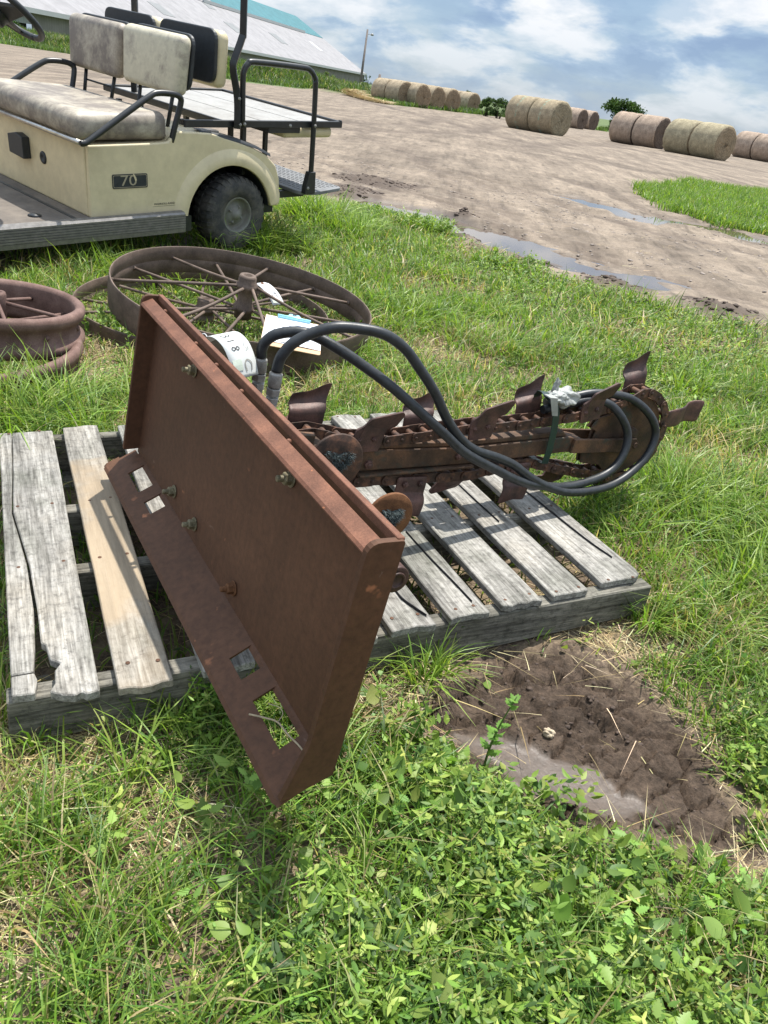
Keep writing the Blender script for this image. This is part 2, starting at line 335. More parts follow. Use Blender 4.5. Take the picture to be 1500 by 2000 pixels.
def f_mud(x, y): return ss(.05, -.05, sdf(x, y, MUD) + wob(x, y, 6, .045, 9))
def f_wet(x, y): return ss(.015, -.015, sdf(x, y, WET) + wob(x, y, 8, .025, 16))
def f_pud(x, y):
    d = np.minimum(segdist(x, y, PUD) - .23 - .16 * (vn(x * 2, y * 2, 4) - .3), segdist(x, y, PUD2) - .26)
    d = np.minimum(d, segdist(x, y, PUD3) - .22)
    return ss(.16, -.10, d + wob(x, y, 11, .07, 3))
def f_berm(x, y):
    d = segdist(x, y, [(-48, 92), (-40, 88), (-30, 86), (-19, 82), (-13, 87), (-9, 84), (-6.8, 81)])
    return ss(9, 2, d)
_vr = np.random.default_rng(99); _VP = np.stack([_vr.uniform(.05, .95, 150), _vr.uniform(.85, 1.6, 150)], 1); _VH = _vr.uniform(0, 1, 150)
def mud_plates(x, y):
    x = np.asarray(x, float); k = (x > .0) & (x < 1.0) & (y > .8) & (y < 1.65); out = np.zeros(x.shape); ed = np.ones(x.shape)
    if k.any():
        xx = x[k] + (vn(x[k] * 30, y[k] * 30, 91) - .5) * .025; yy = y[k] + (vn(x[k] * 30, y[k] * 30, 92) - .5) * .025; a = (xx * .8 + yy * .6); b = (-xx * .6 + yy * .8)
        A = _VP[:, 0] * .8 + _VP[:, 1] * .6; B = -_VP[:, 0] * .6 + _VP[:, 1] * .8; d = np.sqrt(((a[:, None] - A) * .75) ** 2 + ((b[:, None] - B) * 1.25) ** 2); i = np.argsort(d, 1)[:, :2]; r_ = np.arange(len(d))
        e = d[r_, i[:, 1]] - d[r_, i[:, 0]]; ed[k] = ss(0, .010, e); out[k] = _VH[i[:, 0]] * ss(0, .006, e)
    return out, ed
TRK = [[(-3.5, 26), (-2.16, 22.5), (-1.2, 18.5), (-.5, 16.0), (.23, 13.7), (.83, 12.2)], [(.6, 14.5), (1.21, 12.95), (1.69, 11.8), (2.15, 10.7), (2.75, 9.9), (3.9, 9.2), (6, 8)], [(.3, 11.4), (.57, 10.44), (.94, 9.36), (1.29, 8.17), (1.6, 7.3), (2.6, 6.3)],
       [(-.9, 18.5), (-.61, 17.2), (.05, 13.6), (.5, 11.2), (.96, 9.5), (1.37, 7.92), (2.3, 6.7)], [(-6, 36), (-1, 36), (4, 39), (10, 43), (18, 36)], [(-7, 66), (-2, 50), (2, 36), (4, 28), (7, 22.5), (12, 19)], [(1.3, 17), (2.3, 16.6), (3.1, 14.6), (3.2, 12.6), (3.8, 10.8), (6, 9)],
       [(-2.6, 13.5), (-.81, 11.5), (-.24, 10.6), (.38, 9.6), (.86, 8.3), (1.2, 7.3)], [(-10, 27), (-7, 29), (-3, 29.5), (2, 30), (7, 27), (12, 21)], [(-11, 24.5), (-6, 26.5), (-2, 26), (3, 26), (6.5, 23.5)], [(-16, 28), (-14, 33), (-11, 35), (-5, 42)], [(-17.6, 29), (-16, 34), (-13, 37), (-7, 44)], [(-8, 16), (-5, 18), (-2, 23), (1, 33), (3, 50)], [(-9.5, 17.5), (-6.5, 19.5), (-3.5, 24.5), (-1, 33), (0, 50)], [(3.2, 22), (2.2, 26), (4, 33), (9, 45), (12, 56)]]
def f_trk(x, y):
    o = np.zeros(np.shape(x)); wx = x + wob(x, y, 120, .12, 1.1)
    for k, T in enumerate(TRK):
        d = segdist(wx, y, T); w_ = .080 + .011 * np.minimum(y, 45) ; lug = .55 + .45 * (np.sin((x * 1.7 + y * (1.3 + .2 * k)) * 16 / (1 + .04 * y)) > -.2)
        o = np.maximum(o, ss(w_ * 1.6, w_ * .4, d) * np.where(y < 24, lug, 1.0) * (.45 + .55 * vn(x * .8, y * .35, 130 + k)))
    return o
def ground_h(x, y):
    yd = f_yard(x, y); near = ss(40, 10, y)
    h = (fbm(x * 2.2, y * 2.2, 20, 3) - .5) * .035 * near
    h += yd * .02 * near
    # tyre ruts running across the yard
    a = x * .50 + y * .866; b = -x * .866 + y * .50
    rt_ = (vn(a * 2.6, b * .35, 31) - .5) * .05 + (vn(a * 9, b * .8, 33) - .5) * .025 + (fbm(x * 9, y * 9, 34, 2) - .5) * .02
    h += yd * rt_ * ss(45, 14, y) 
    for (cx, cy, rr) in ((-.75, 10.9, .55), (-.85, 9.7, .28), (.4, 8.75, .18), (-1.0, 9.2, .3), (.95, 6.62, .16), (1.5, 6.2, .2), (2.2, 5.8, .25)):
        q = ss(rr, rr * .2, np.hypot(x - cx, y - cy)); h += q * (.02 + .07 * np.abs(fbm(x * 8, y * 8, 36, 3) - .5) * 2) * np.where(rr > .2, 1, .8)
    h -= yd * f_trk(x, y) * (.018 + .0006 * np.minimum(y, 40))
    h -= .055 * f_pud(x, y)
    m = f_mud(x, y); w = f_wet(x, y)
    clod = np.maximum(0, fbm(x * 30, y * 30, 41, 4) - .45) * .09 * ss(.4, .6, vn(x * 7, y * 7, 45)) + (vn(x * 7, y * 7, 44) - .5) * .02
    a2 = x * .8 + y * .6; tread = (np.abs(((a2 * 9 + vn(x * 5, y * 5, 46) * 1.1) % 1) - .5) < .13) * .012
    mp_, me_ = mud_plates(x, y); h += m * (-.016 + (1 - w) * (clod * .6 + tread * .6 + (mp_ - .4) * .024 - (1 - me_) * .010)) - w * .002
    rim = ss(.09, .0, np.abs(sdf(x, y, MUD))) ; h += rim * (fbm(x * 22, y * 22, 48, 2)) * .02
    b2 = f_berm(x, y); h += b2 * (.65 + .4 * fbm(x * .3, y * .3, 51, 2)) * (.45 + .55 * ss(-7, -16, x))
    return h
def axis_coords(lo, hi, dlo, dhi, dstep, mlo, mhi, mstep, gr=1.13):
    c = list(np.arange(dlo, dhi, dstep)); p = dhi
    while p < mhi: c.append(p); p += mstep
    s = mstep
    while p < hi: c.append(p); s *= gr; p += s
    c.append(hi); q = dlo - mstep; s = mstep; L = []
    while q > mlo: L.append(q); q -= mstep
    while q > lo: L.append(q); s *= gr; q -= s
    L.append(lo); return np.array(L[::-1] + c)
def densify(c, lo, hi, st): return np.unique(np.round(np.concatenate([c[(c < lo) | (c > hi)], np.arange(lo, hi, st)]), 5))
gx = axis_coords(-2500, 2500, -1.5, 2.0, .02, -4.5, 5.5, .06, 1.10); gy = axis_coords(-60, 3500, .3, 3.2, .02, .2, 13.5, .06, 1.045)
gx = densify(gx, .12, .88, .0065); gy = densify(gy, .9, 1.52, .0065); GX, GY = np.meshgrid(gx, gy); X = GX.ravel(); Y = GY.ravel(); Z = ground_h(X, Y)
nx, ny = len(gx), len(gy); ii = (np.arange(ny - 1)[:, None] * nx + np.arange(nx - 1)[None, :]).ravel()
F = np.stack([ii, ii + 1, ii + nx + 1, ii + nx], 1)
def npmesh(name, V, F, mats, col=None, smooth=True, cname='Col'):
    me = bpy.data.meshes.new(name); k = F.shape[1]
    me.vertices.add(len(V)); me.vertices.foreach_set('co', np.ascontiguousarray(V, np.float32).ravel())
    me.loops.add(F.size); me.loops.foreach_set('vertex_index', np.ascontiguousarray(F, np.int32).ravel())
    me.polygons.add(len(F)); me.polygons.foreach_set('loop_start', np.arange(0, F.size, k, dtype=np.int32))
    me.polygons.foreach_set('use_smooth', np.full(len(F), smooth))
    if col is not None:
        a = me.color_attributes.new(cname, 'FLOAT_COLOR', 'POINT'); a.data.foreach_set('color', np.ascontiguousarray(col, np.float32).ravel())
    me.update(calc_edges=True); me.validate()
    me.materials.append(mats); o = bpy.data.objects.new(name, me); COL.objects.link(o); return o
mk = np.stack([f_yard(X, Y), f_mud(X, Y), np.maximum(f_wet(X, Y), f_pud(X, Y)), np.zeros_like(X)], 1)
dk = np.zeros_like(X)
for (cx, cy, rr) in ((-.75, 10.9, .8), (-.85, 9.7, .45), (.4, 8.75, .25), (-1.0, 9.2, .5), (.95, 6.62, .25), (1.5, 6.2, .35), (2.2, 5.8, .4), (.2, 7.5, .3)):
    dk = np.maximum(dk, ss(rr, rr * .5, np.hypot(X - cx, Y - cy) + wob(X, Y, 60, rr * .35, 4)))
mk[:, 3] = np.maximum(dk, f_trk(X, Y) * .80 * mk[:, 0])

m, t, p = mat('earth'); v = objv(t)
at = N(t, 'ShaderNodeAttribute', attribute_name='mask'); sp = N(t, 'ShaderNodeSeparateColor'); t.links.new(at.outputs['Color'], sp.inputs[0])
fine = noise(t, 90, 5, .7, v); med = noise(t, 9, 5, .65, v); big = noise(t, .7, 4, .55, v)
vor = N(t, 'ShaderNodeTexVoronoi'); vor.inputs['Scale'].default_value = 38; t.links.new(v, vor.inputs['Vector'])
soil = ramp(t, [(.32, (.052, .036, .026)), (.5, (.10, .072, .052)), (.66, (.20, .155, .105))]); t.links.new(fine.outputs[0], soil.inputs[0])
lit = ramp(t, [(.45, g(0)), (.62, g(.6))]); t.links.new(med.outputs[0], lit.inputs[0])
soilc = mix(t, lit.outputs[0], soil.outputs[0], (.26, .20, .125))
# yard: trodden gravel and clay, with damp streaks along the wheel tracks
trk = noise(t, 1, 6, .62, objv(t, (1.7, .28, 1), (0, 0, R(-60)))); trk2 = noise(t, 1, 6, .65, objv(t, (9, .9, 1), (0, 0, R(-60)))); trk3 = noise(t, 1, 5, .6, objv(t, (.12, .9, 1), (0, 0, R(-6))))
yr = ramp(t, [(.34, (.128, .100, .075)), (.48, (.180, .143, .108)), (.62, (.235, .188, .142))]); t.links.new(trk.outputs[0], yr.inputs[0])
y2 = ramp(t, [(.32, g(.62)), (.46, g(.98)), (.7, g(1.14))]); t.links.new(trk2.outputs[0], y2.inputs[0])
y3 = ramp(t, [(.35, g(.80)), (.5, g(1)), (.65, g(1.16))]); t.links.new(trk3.outputs[0], y3.inputs[0])
yf = ramp(t, [(.30, g(.72)), (.5, g(1)), (.68, g(1.25))]); t.links.new(fine.outputs[0], yf.inputs[0])
pb = ramp(t, [(.0, g(1.3)), (.22, g(1.05)), (.5, g(.92))]); t.links.new(vor.outputs['Distance'], pb.inputs[0])
yc = mix(t, 1.0, yr.outputs[0], y2.outputs[0], 'MULTIPLY'); yc = mix(t, 1.0, yc, y3.outputs[0], 'MULTIPLY'); yc = mix(t, 1.0, yc, yf.outputs[0], 'MULTIPLY'); yc = mix(t, .7, yc, pb.outputs[0], 'MULTIPLY'); gmid = noise(t, 7, 8, .78, v); yg = ramp(t, [(.38, g(.70)), (.5, g(1)), (.62, g(1.22))]); t.links.new(gmid.outputs[0], yg.inputs[0]); yc = mix(t, .9, yc, yg.outputs[0], 'MULTIPLY')
mudr = ramp(t, [(.3, (.056, .039, .027)), (.5, (.092, .064, .045)), (.72, (.14, .100, .072))]); t.links.new(med.outputs[0], mudr.inputs[0])
mcr = noise(t, 45, 8, .8, v); mcc = ramp(t, [(.38, g(.55)), (.5, g(1)), (.62, g(1.3))]); t.links.new(mcr.outputs[0], mcc.inputs[0]); mudc = mix(t, .8, mix(t, .8, mudr.outputs[0], yf.outputs[0], 'MULTIPLY'), mcc.outputs[0], 'MULTIPLY')
col = mix(t, sp.outputs[0], soilc, yc); col = mix(t, sp.outputs[1], col, mudc)
wetc = mix(t, .6, (.105, .084, .070), yf.outputs[0], 'MULTIPLY'); wm = N(t, 'ShaderNodeMath', operation='MULTIPLY'); wm.inputs[1].default_value = .8; t.links.new(sp.outputs[2], wm.inputs[0])
col = mix(t, wm.outputs[0], col, wetc)
dm = N(t, 'ShaderNodeMath', operation='MULTIPLY'); dm.inputs[1].default_value = .75; t.links.new(at.outputs['Alpha'], dm.inputs[0])
col = mix(t, dm.outputs[0], col, (.060, .043, .034))
# far away the bare earth gives way to a green field
sx = N(t, 'ShaderNodeSeparateXYZ'); t.links.new(v, sx.inputs[0])
ny_ = N(t, 'ShaderNodeMapRange'); ny_.inputs[1].default_value = 30; ny_.inputs[2].default_value = 55; t.links.new(sx.outputs[1], ny_.inputs[0])
inv = N(t, 'ShaderNodeMath', operation='SUBTRACT'); inv.inputs[0].default_value = 1; t.links.new(sp.outputs[0], inv.inputs[1])
fm = N(t, 'ShaderNodeMath', operation='MULTIPLY'); t.links.new(ny_.outputs[0], fm.inputs[0]); t.links.new(inv.outputs[0], fm.inputs[1])
gr = ramp(t, [(.35, (.055, .085, .025)), (.65, (.11, .15, .05))]); t.links.new(big.outputs[0], gr.inputs[0]); col = mix(t, fm.outputs[0], col, gr.outputs[0])
t.links.new(col, p.inputs['Base Color'])
rr_ = N(t, 'ShaderNodeMapRange'); rr_.inputs[3].default_value = .9; rr_.inputs[4].default_value = .33; t.links.new(sp.outputs[2], rr_.inputs[0]); t.links.new(rr_.outputs[0], p.inputs['Roughness'])
p.inputs['Specular IOR Level'].default_value = .3
hb = mix(t, .5, fine.outputs[0], trk2.outputs[0]); nb_ = bump(t, p, hb, .30, .010); b2 = N(t, 'ShaderNodeBump'); b2.inputs['Distance'].default_value = .012; t.links.new(mcr.outputs[0], b2.inputs['Height']); dry_ = N(t, 'ShaderNodeMath', operation='MULTIPLY_ADD'); t.links.new(sp.outputs[2], dry_.inputs[0]); dry_.inputs[1].default_value = -.95; dry_.inputs[2].default_value = 1.0; dm2 = N(t, 'ShaderNodeMath', operation='MULTIPLY'); t.links.new(sp.outputs[1], dm2.inputs[0]); t.links.new(dry_.outputs[0], dm2.inputs[1]); t.links.new(dm2.outputs[0], b2.inputs['Strength']); t.links.new(nb_, b2.inputs['Normal']); t.links.new(b2.outputs[0], p.inputs['Normal'])
ground = npmesh('ground', np.stack([X, Y, Z], 1), F, m, mk, True, 'mask'); tag(ground, kind='structure')

m, t, p = mat('puddle_water'); p.inputs['Base Color'].default_value = (.10, .075, .06, 1); p.inputs['Roughness'].default_value = .04; p.inputs['Specular IOR Level'].default_value = .9
nn = noise(t, 25, 3, .5, objv(t)); bump(t, p, nn.outputs[0], .05, .003)
for pts, w, z in ((PUD, .55, -.0065), (PUD2 + PUD3, .45, -.010)):
    q_ = .07; xa = np.arange(min(a for a, b in pts) - w, max(a for a, b in pts) + w, q_); ya = np.arange(min(b for a, b in pts) - w, max(b for a, b in pts) + w, q_)
    gxx, gyy = np.meshgrid(xa, ya); dd_ = segdist(gxx + q_ / 2, gyy + q_ / 2, pts) < w; nn2 = len(xa); V = np.stack([gxx.ravel(), gyy.ravel(), np.full(gxx.size, z)], 1)
    jj, i2 = np.nonzero(dd_[:-1, :-1]); b0 = jj * nn2 + i2; F = np.stack([b0, b0 + 1, b0 + nn2 + 1, b0 + nn2], 1); tag(npmesh('water', V, F, m), kind='structure')

# ------------------------------------------------------------------ pallet
pm = Matrix(((U2.x, V2.x, 0, -.597), (U2.y, V2.y, 0, .981), (0, 0, 1, 0), (0, 0, 0, 1)))
pallet = empty('wooden_pallet', mat=pm, label='weathered grey wooden pallet lying in the grass under the rusty trencher', cat='pallet')
PT = .125; BT = .019
def board_poly(u0, u1, v0, v1, s, jag=.004):
    rn = random.Random(s); a = []
    n = 5
    for i in range(n + 1): a.append((u0 + (u1 - u0) * i / n, v0 + rn.uniform(-jag, jag)))
    m_ = 9
    for i in range(1, m_): a.append((u1 + rn.uniform(-.0018, .0018), v0 + (v1 - v0) * i / m_))
    for i in range(n + 1): a.append((u1 - (u1 - u0) * i / n, v1 + rn.uniform(-jag * 2, jag * 2)))
    for i in range(1, m_): a.append((u0 + rn.uniform(-.0018, .0018), v1 - (v1 - v0) * i / m_))
    return a
flat = lambda a, b, h: (a, b, h)
def board(polys, s, mt, lab=None, z1=PT):
    mb = MB(); rn = random.Random(s); tilt = rn.uniform(-.003, .003)
    for pl in polys:
        if len(pl) > 2: mb.prism(pl, z1 - BT, z1, lambda a, b, h: (a, b, h + tilt * (b - .5)))
    o = mb.build('deck_board', mt, pallet, bevel=.0022, bseg=1)
    if lab: o['label'] = lab
    return o
crL = [(.034, 1.089), (.034, 1.069), (.029, .85), (.020, .626), (.034, .482), (.042, .395), (.047, .224), (.043, .11), (.037, .035)]
crR = [(.0365, 1.089), (.0365, 1.068), (.031, .85), (.0235, .625), (.0385, .481), (.0475, .383), (.054, .222), (.054, .115), (.062, .105), (.066, .062), (.083, .046), (.072, .028), (.070, -.006), (.060, -.026)]
left = crL + [(0.0, .035), (.0, .3), (.002, .8), (0.0, 1.09)]; stub = [(.0, .031), (.038, .031), (.042, .012), (.036, -.024), (.0, -.02)]
right = crR[::-1] + [(.142, 1.092), (.143, .8), (.140, .4), (.141, -.045), (.118, -.049), (.112, -.040), (.10, -.047), (.08, -.040)]
board([left, stub, right], 1, M['wood_y'], 'wide grey board split by a long crack with a broken hole')
board([board_poly(.172, .268, -.052, 1.104, 2)], 2, M['wood_new'], 'newer tan board with a rust streak')
for k, (a, b, c, d) in enumerate([(.325, .425, -.045, 1.10), (.455, .555, -.04, 1.10), (.59, .69, -.036, 1.095), (.726, .833, -.027, 1.095), (.873, .975, -.02, 1.10), (1.016, 1.124, -.012, 1.10), (1.161, 1.268, -.005, 1.095), (1.320, 1.456, .013, 1.10)]):
    pl = board_poly(a, b, c, d, 10 + k)
    if k == 7: pl = [q for q in pl if not (q[0] > 1.45 and q[1] < .05)] ; pl = [(1.320, .010), (1.38, .012), (1.43, .010), (1.452, .022), (1.458, .045)] + [q for q in pl if q[1] > .08]
    board([pl], 20 + k, M['wood_y'])
for k, (a, b, h0) in enumerate([(-.012, .030, -.01), (.366, .402, .0), (.638, .676, .0), (1.070, 1.106, -.005)]):
    mb = MB(); pts = []
    prof = [(-.012, h0), (1.47, h0), (1.475, PT - BT - .0015), (.9, PT - BT - .001), (-.012, PT - BT - .0015)]
    if k: prof = [(.0, h0), (.18, h0), (.22, .03), (.36, .03), (.40, h0), (1.05, h0), (1.1, .03), (1.25, .03), (1.3, h0), (1.46, h0), (1.46, PT - BT - .001), (.0, PT - BT - .001)]
    if k == 0: prof = [(-.014, .0), (.7, -.004), (1.478, .018), (1.474, PT - BT - .002), (-.010, PT - BT - .002)]
    mb.prism(prof, a, b, lambda x, y, h: (x, h, y)); mb.build('stringer', M['wood_x'], pallet, bevel=.003, bseg=1)
nails = MB(); rn = random.Random(4)
for (a, b) in ((0, .142), (.172, .268), (.325, .425), (.726, .833), (.873, .975), (1.016, 1.124), (1.161, 1.268), (1.32, 1.456)):
    for vv in (.012, .384, .655, 1.085):
        for q in (.22, .78):
            c = (a + (b - a) * q + rn.uniform(-.006, .006), vv + rn.uniform(-.006, .006), PT - .001); nails.lathe([(.0042, 0), (.0042, .0014), (0, .0018)], c, (0, 0, 1), 8, False)
tag(nails.build('nail_heads', M['plate'], pallet), kind='stuff')
for k, (v0, v1) in enumerate([(.02, .12), (.92, 1.02)]):
    mb = MB(); mb.box((.0, v0 + .05, -.02), (1.4, v1 + .05, -.002)); mb.build('bottom_board', M['wood_x'], pallet)

# ------------------------------------------------------------------ trencher attachment
def Rz(a): return Matrix.Rotation(a, 4, 'Z')
TM = Matrix.Translation((-.667, 1.805, .200)) @ Rz(R(-56.28)) @ Matrix.Rotation(R(-8.06), 4, 'X') @ Matrix.Rotation(R(.49), 4, 'Y')
tr = empty('trencher_attachment', mat=TM, label='rusty chain trencher attachment with large mounting plate standing on the wooden pallet', cat='trencher')
WP, HP, TH = 1.16, .418, .010
yz = lambda a, b, h: (h, a, b)        # outline in (y,z), extruded along x
xz = lambda a, b, h: (a, h, b)        # outline in (x,z), extruded along y
def holed(outer, x0, x1, holes, fn, t0, t1):
    """plate strip between rows, with rectangular holes; works on a 1-D list of cells"""
    mb = MB(); xs = sorted({x0, x1, *[h[0] for h in holes], *[h[1] for h in holes]})
    return mb, xs
mb = MB(); mb.prism(roundpoly([(0, 0), (WP, 0), (WP, HP), (0, HP)], [0, 0, .0, .0]), 0, TH, xz)
plate = mb.build('mounting_plate', M['plate'], tr, bevel=.003, bseg=2)
# end flanges bent towards the loader side
fl = roundpoly([(.008, -.004), (.010, HP), (-.047, HP - .002), (-.050, .07), (-.076, -.040), (-.03, -.02)], [.0, .006, .022, .01, .006, 0], 5)
MB().prism(fl, WP - TH - .0005, WP + .0005, yz).build('end_flange', M['plate'], tr, bevel=.002, bseg=2)
fl2 = roundpoly([(.008, .016), (.010, HP), (-.040, HP - .002), (-.040, .008), (-.012, .012)], [.0, .006, .022, .008, 0], 5)
MB().prism(fl2, -.0005, TH + .0005, yz).build('end_flange', M['plate'], tr, bevel=.002, bseg=2)
# top hook: strip sloping down towards the loader, a slot left between it and the plate
hk = [(-.012, HP - .016), (-.047, HP - .046), (-.0515, HP - .052), (-.047, HP - .056), (-.009, HP - .024)]
# hook strip front edge dips; it is tack welded to the plate at intervals
hk = [(-.0150, HP - .008), (-.0385, HP - .021), (-.0425, HP - .027), (-.038, HP - .031), (-.0135, HP - .018)]
hook = MB().prism(hk, TH, WP - TH, yz).build('top_hook', M['plate_edge'], tr, bevel=.0015, bseg=1)
mb = MB()
for x in (.10, .33, .46, .60, .82):
    MB().lathe([(.0, -.006), (.004, -.005), (.0055, 0), (.004, .003), (0, .005)], (x, -.010, HP - .013), (0, -.6, .8), 8).build('weld_tack', M['plate_edge'], tr)
mb = MB(); mb.prism([(.0112, HP - .012), (.0112, HP + .002), (-.0008, HP + .002), (-.0008, HP - .012)], .004, WP - .004, yz); mb.build('top_rim', M['plate_edge'], tr, bevel=.001, bseg=1)
# bottom flange with four rectangular slots
def bf(s, x, top):     # s 0..1 from hinge to lip
    y = -.0 - .0755 * s; z = .006 - .050 * s; return (x, y - (0 if top else .0046), z + (0 if top else -.008))
slots = [(.085, .190), (.240, .298), (.838, .900), (.955, 1.072)]
xs = [0.0] + [q for s in slots for q in s] + [WP]; mb = MB()
def cell(x0, x1, s0, s1):
    vs = [bf(s0, x0, 1), bf(s1, x0, 1), bf(s1, x1, 1), bf(s0, x1, 1), bf(s0, x0, 0), bf(s1, x0, 0), bf(s1, x1, 0), bf(s0, x1, 0)]
    mb.add(vs, [(0, 1, 2, 3), (7, 6, 5, 4), (0, 4, 5, 1), (1, 5, 6, 2), (2, 6, 7, 3), (3, 7, 4, 0)])
cell(-.012, WP, .56, .96)
vs_l = [bf(.96, -.006, 1), bf(1.0, .0, 1), bf(1.0, WP - .014, 1), bf(.96, WP - .006, 1), bf(.96, -.006, 0), bf(1.0, .0, 0), bf(1.0, WP - .014, 0), bf(.96, WP - .006, 0)]
mb.add(vs_l, [(0, 1, 2, 3), (7, 6, 5, 4), (0, 4, 5, 1), (1, 5, 6, 2), (2, 6, 7, 3), (3, 7, 4, 0)])
cell(.022, WP, 0, .05)
prev = -.004
for s in slots + [(WP, WP)]:
    if s[0] > prev: cell(prev, s[0], .05, .56)
    prev = s[1]
mb.build('bottom_flange', M['plate'], tr)
def bolt(mb, c, ax, r=.011, l=.012, stud=.012):
    mb.lathe([(0, 0), (r, 0), (r, l), (r * .8, l + .002), (0, l + .002)], c, ax, 6, False)
    mb.lathe([(r * .52, 0), (r * .52, l + stud), (r * .4, l + stud + .002), (0, l + stud + .002)], c, ax, 10)
for k, (x, z) in enumerate([(.325, .345), (.842, .348), (.318, .048), (.470, .048), (.716, .046)]):
    b = MB(); b.lathe([(0, 0), (.0155, 0), (.0155, .003), (0, .003)], (x, -.001, z), (0, -1, 0), 14, False); bolt(b, (x, -.003, z), (0, -1, 0), .0115)
    b.build('bolt', M['boltm'] if k != 4 else M['orange_rust'], tr, bevel=.0008, bseg=1)
# back side: stiffener and motor arm
mb = MB(); mb.box((.30, TH + .0005, .09), (.86, .05, .13)); mb.box((.455, TH + .0005, .09), (.475, .24, .27)); mb.box((.575, TH + .0005, .10), (.59, .20, .27))
mb.build('rear_brace', M['iron'], tr, bevel=.002, bseg=1)
mb = MB(); mb.lathe([(0, 0), (.058, 0), (.062, .01), (.062, .11), (.05, .125), (.03, .13), (0, .13)], (.27, .16, .22), (1, 0, 0), 20); mb.box((.30, .125, .240), (.42, .19, .285))
mb.build('hydraulic_motor', M['iron'], tr, bevel=.002, bseg=1)
shaft = MB().lathe([(0, -.12), (.022, -.12), (.022, .13), (0, .13)], (.42, .262, .225), (1, 0, 0), 16).build('drive_shaft', M['iron'], tr)
for x, mt in ((.545, M['chainm']), (.755, M['orange_rust'])):
    d = MB(); q9 = .068 if x < .6 else .054; d.lathe([(0, 0), (q9 - .002, 0), (q9, .003), (q9, .007), (q9 - .0015, .009), (.020, .010), (.018, .010), (0, .010)], (x, .257 if x < .6 else .279, .241 if x < .6 else .223), (1, .0, 0), 40)
    dd = d.build('hub_disc', mt, tr)
    f = MB(); rn = random.Random(int(x * 100))
    for i in range(1100):
        a = rn.uniform(0, 6.283); q = (.044 if x < .6 else .030) * math.sqrt(rn.random()) * (.75 + .25 * math.sin(3 * a)); l = rn.uniform(.004, .016)
        c = Vector((x + .010, (.257 if x < .6 else .279) + math.cos(a) * q, (.241 if x < .6 else .223) + math.sin(a) * q)); e = c + Vector((l, rn.uniform(-.006, .006), rn.uniform(-.006, .006)))
        w = Vector((0, rn.uniform(-1, 1), rn.uniform(-1, 1))).normalized() * .0012; f.add([c - w * .7, c + w * .7, e], [(0, 1, 2)])
    f.build('matted_fibres', M['bristle'], dd)
mb = MB().lathe([(0, 0), (.019, 0), (.0265, .0), (.0265, .004), (.0265, .13), (0, .13)], (.965, .176, .214), (-1, 0, 0), 28)
mb.lathe([(0, .0), (.017, .0), (.017, .004), (.012, .004), (.012, .001), (0, .001)], (.965, .176, .214), (1, 0, 0), 28)
mb.box((.83, TH, .19), (.86, .18, .235)); mb.build('cross_tube', M['tooth'], tr, bevel=.001, bseg=1)
mb = MB(); mb.box((.728, TH, .19), (.752, .29, .235)); mb.box((.62, TH, .20), (.80, .10, .212)); mb.build('support_shelf', M['iron'], tr)

# boom
XB = .398
def lerp(a, b, t): return a + (b - a) * t
boom = MB().prism([(.31, .150), (.74, .184), (1.09, .228), (1.15, .226), (1.15, .268), (1.09, .276), (.74, .232), (.31, .207)], .372, .424, yz)
boom.prism([(.31, .2075), (.70, .231), (1.08, .2755), (1.06, .290), (.70, .244), (.31, .222)], .378, .418, yz)
boom.prism([(.41, .142), (.76, .176), (.76, .184), (.41, .150)], .372, .434, yz)
bo = boom.build('boom', M['iron'], tr, bevel=.003, bseg=2)
for yy, zz_, rr_b in ((.43, .178, .012), (.70, .205, .009)):
    b = MB(); bolt(b, (.424, yy, zz_), (1, 0, 0), rr_b, .007, .003); b.build('boom_bolt', M['tooth'], bo)
arm = MB().prism([(1.10, .230), (1.36, .242), (1.385, .264), (1.36, .286), (1.10, .272)], .4255, .436, yz)
arm.prism([(1.10, .235), (1.36, .242), (1.385, .264), (1.36, .286), (1.10, .278)], .364, .3715, yz)
arm.lathe([(0, 0), (.010, 0), (.010, .004), (.006, .004), (.006, .001), (0, .001)], (.436, 1.362, .264), (1, 0, 0), 14); arm.build('tension_arm', M['iron'], tr, bevel=.0015, bseg=1)
TC = (1.345, .285); TR = .128
idl = MB(); pts = [(TC[0] + TR * math.cos(a), TC[1] + TR * math.sin(a)) for a in np.linspace(R(-128), R(152), 26)]
pts += [(1.225, .345), (1.19, .335), (1.175, .30), (1.20, .292), (1.20, .23), (1.175, .225), (1.185, .19), (1.24, .185)]
idl.prism(pts, .388, .396, yz); idl.prism(pts, .404, .411, yz); idl.lathe([(0, -.012), (.03, -.012), (.03, .028), (0, .028)], (.396, *TC), (1, 0, 0), 18)
idl.build('tip_guide_wheel', M['iron'], tr, bevel=.0012, bseg=1)
sprk = MB(); pp_ = []
for i in range(48):
    a = 2 * math.pi * i / 48; q = .066 + (.008 if i % 4 < 2 else 0); pp_.append((.262 + q * math.cos(a), .185 + q * math.sin(a)))
sprk.prism(pp_, .392, .408, yz); sprk.build('drive_sprocket', M['chainm'], tr)
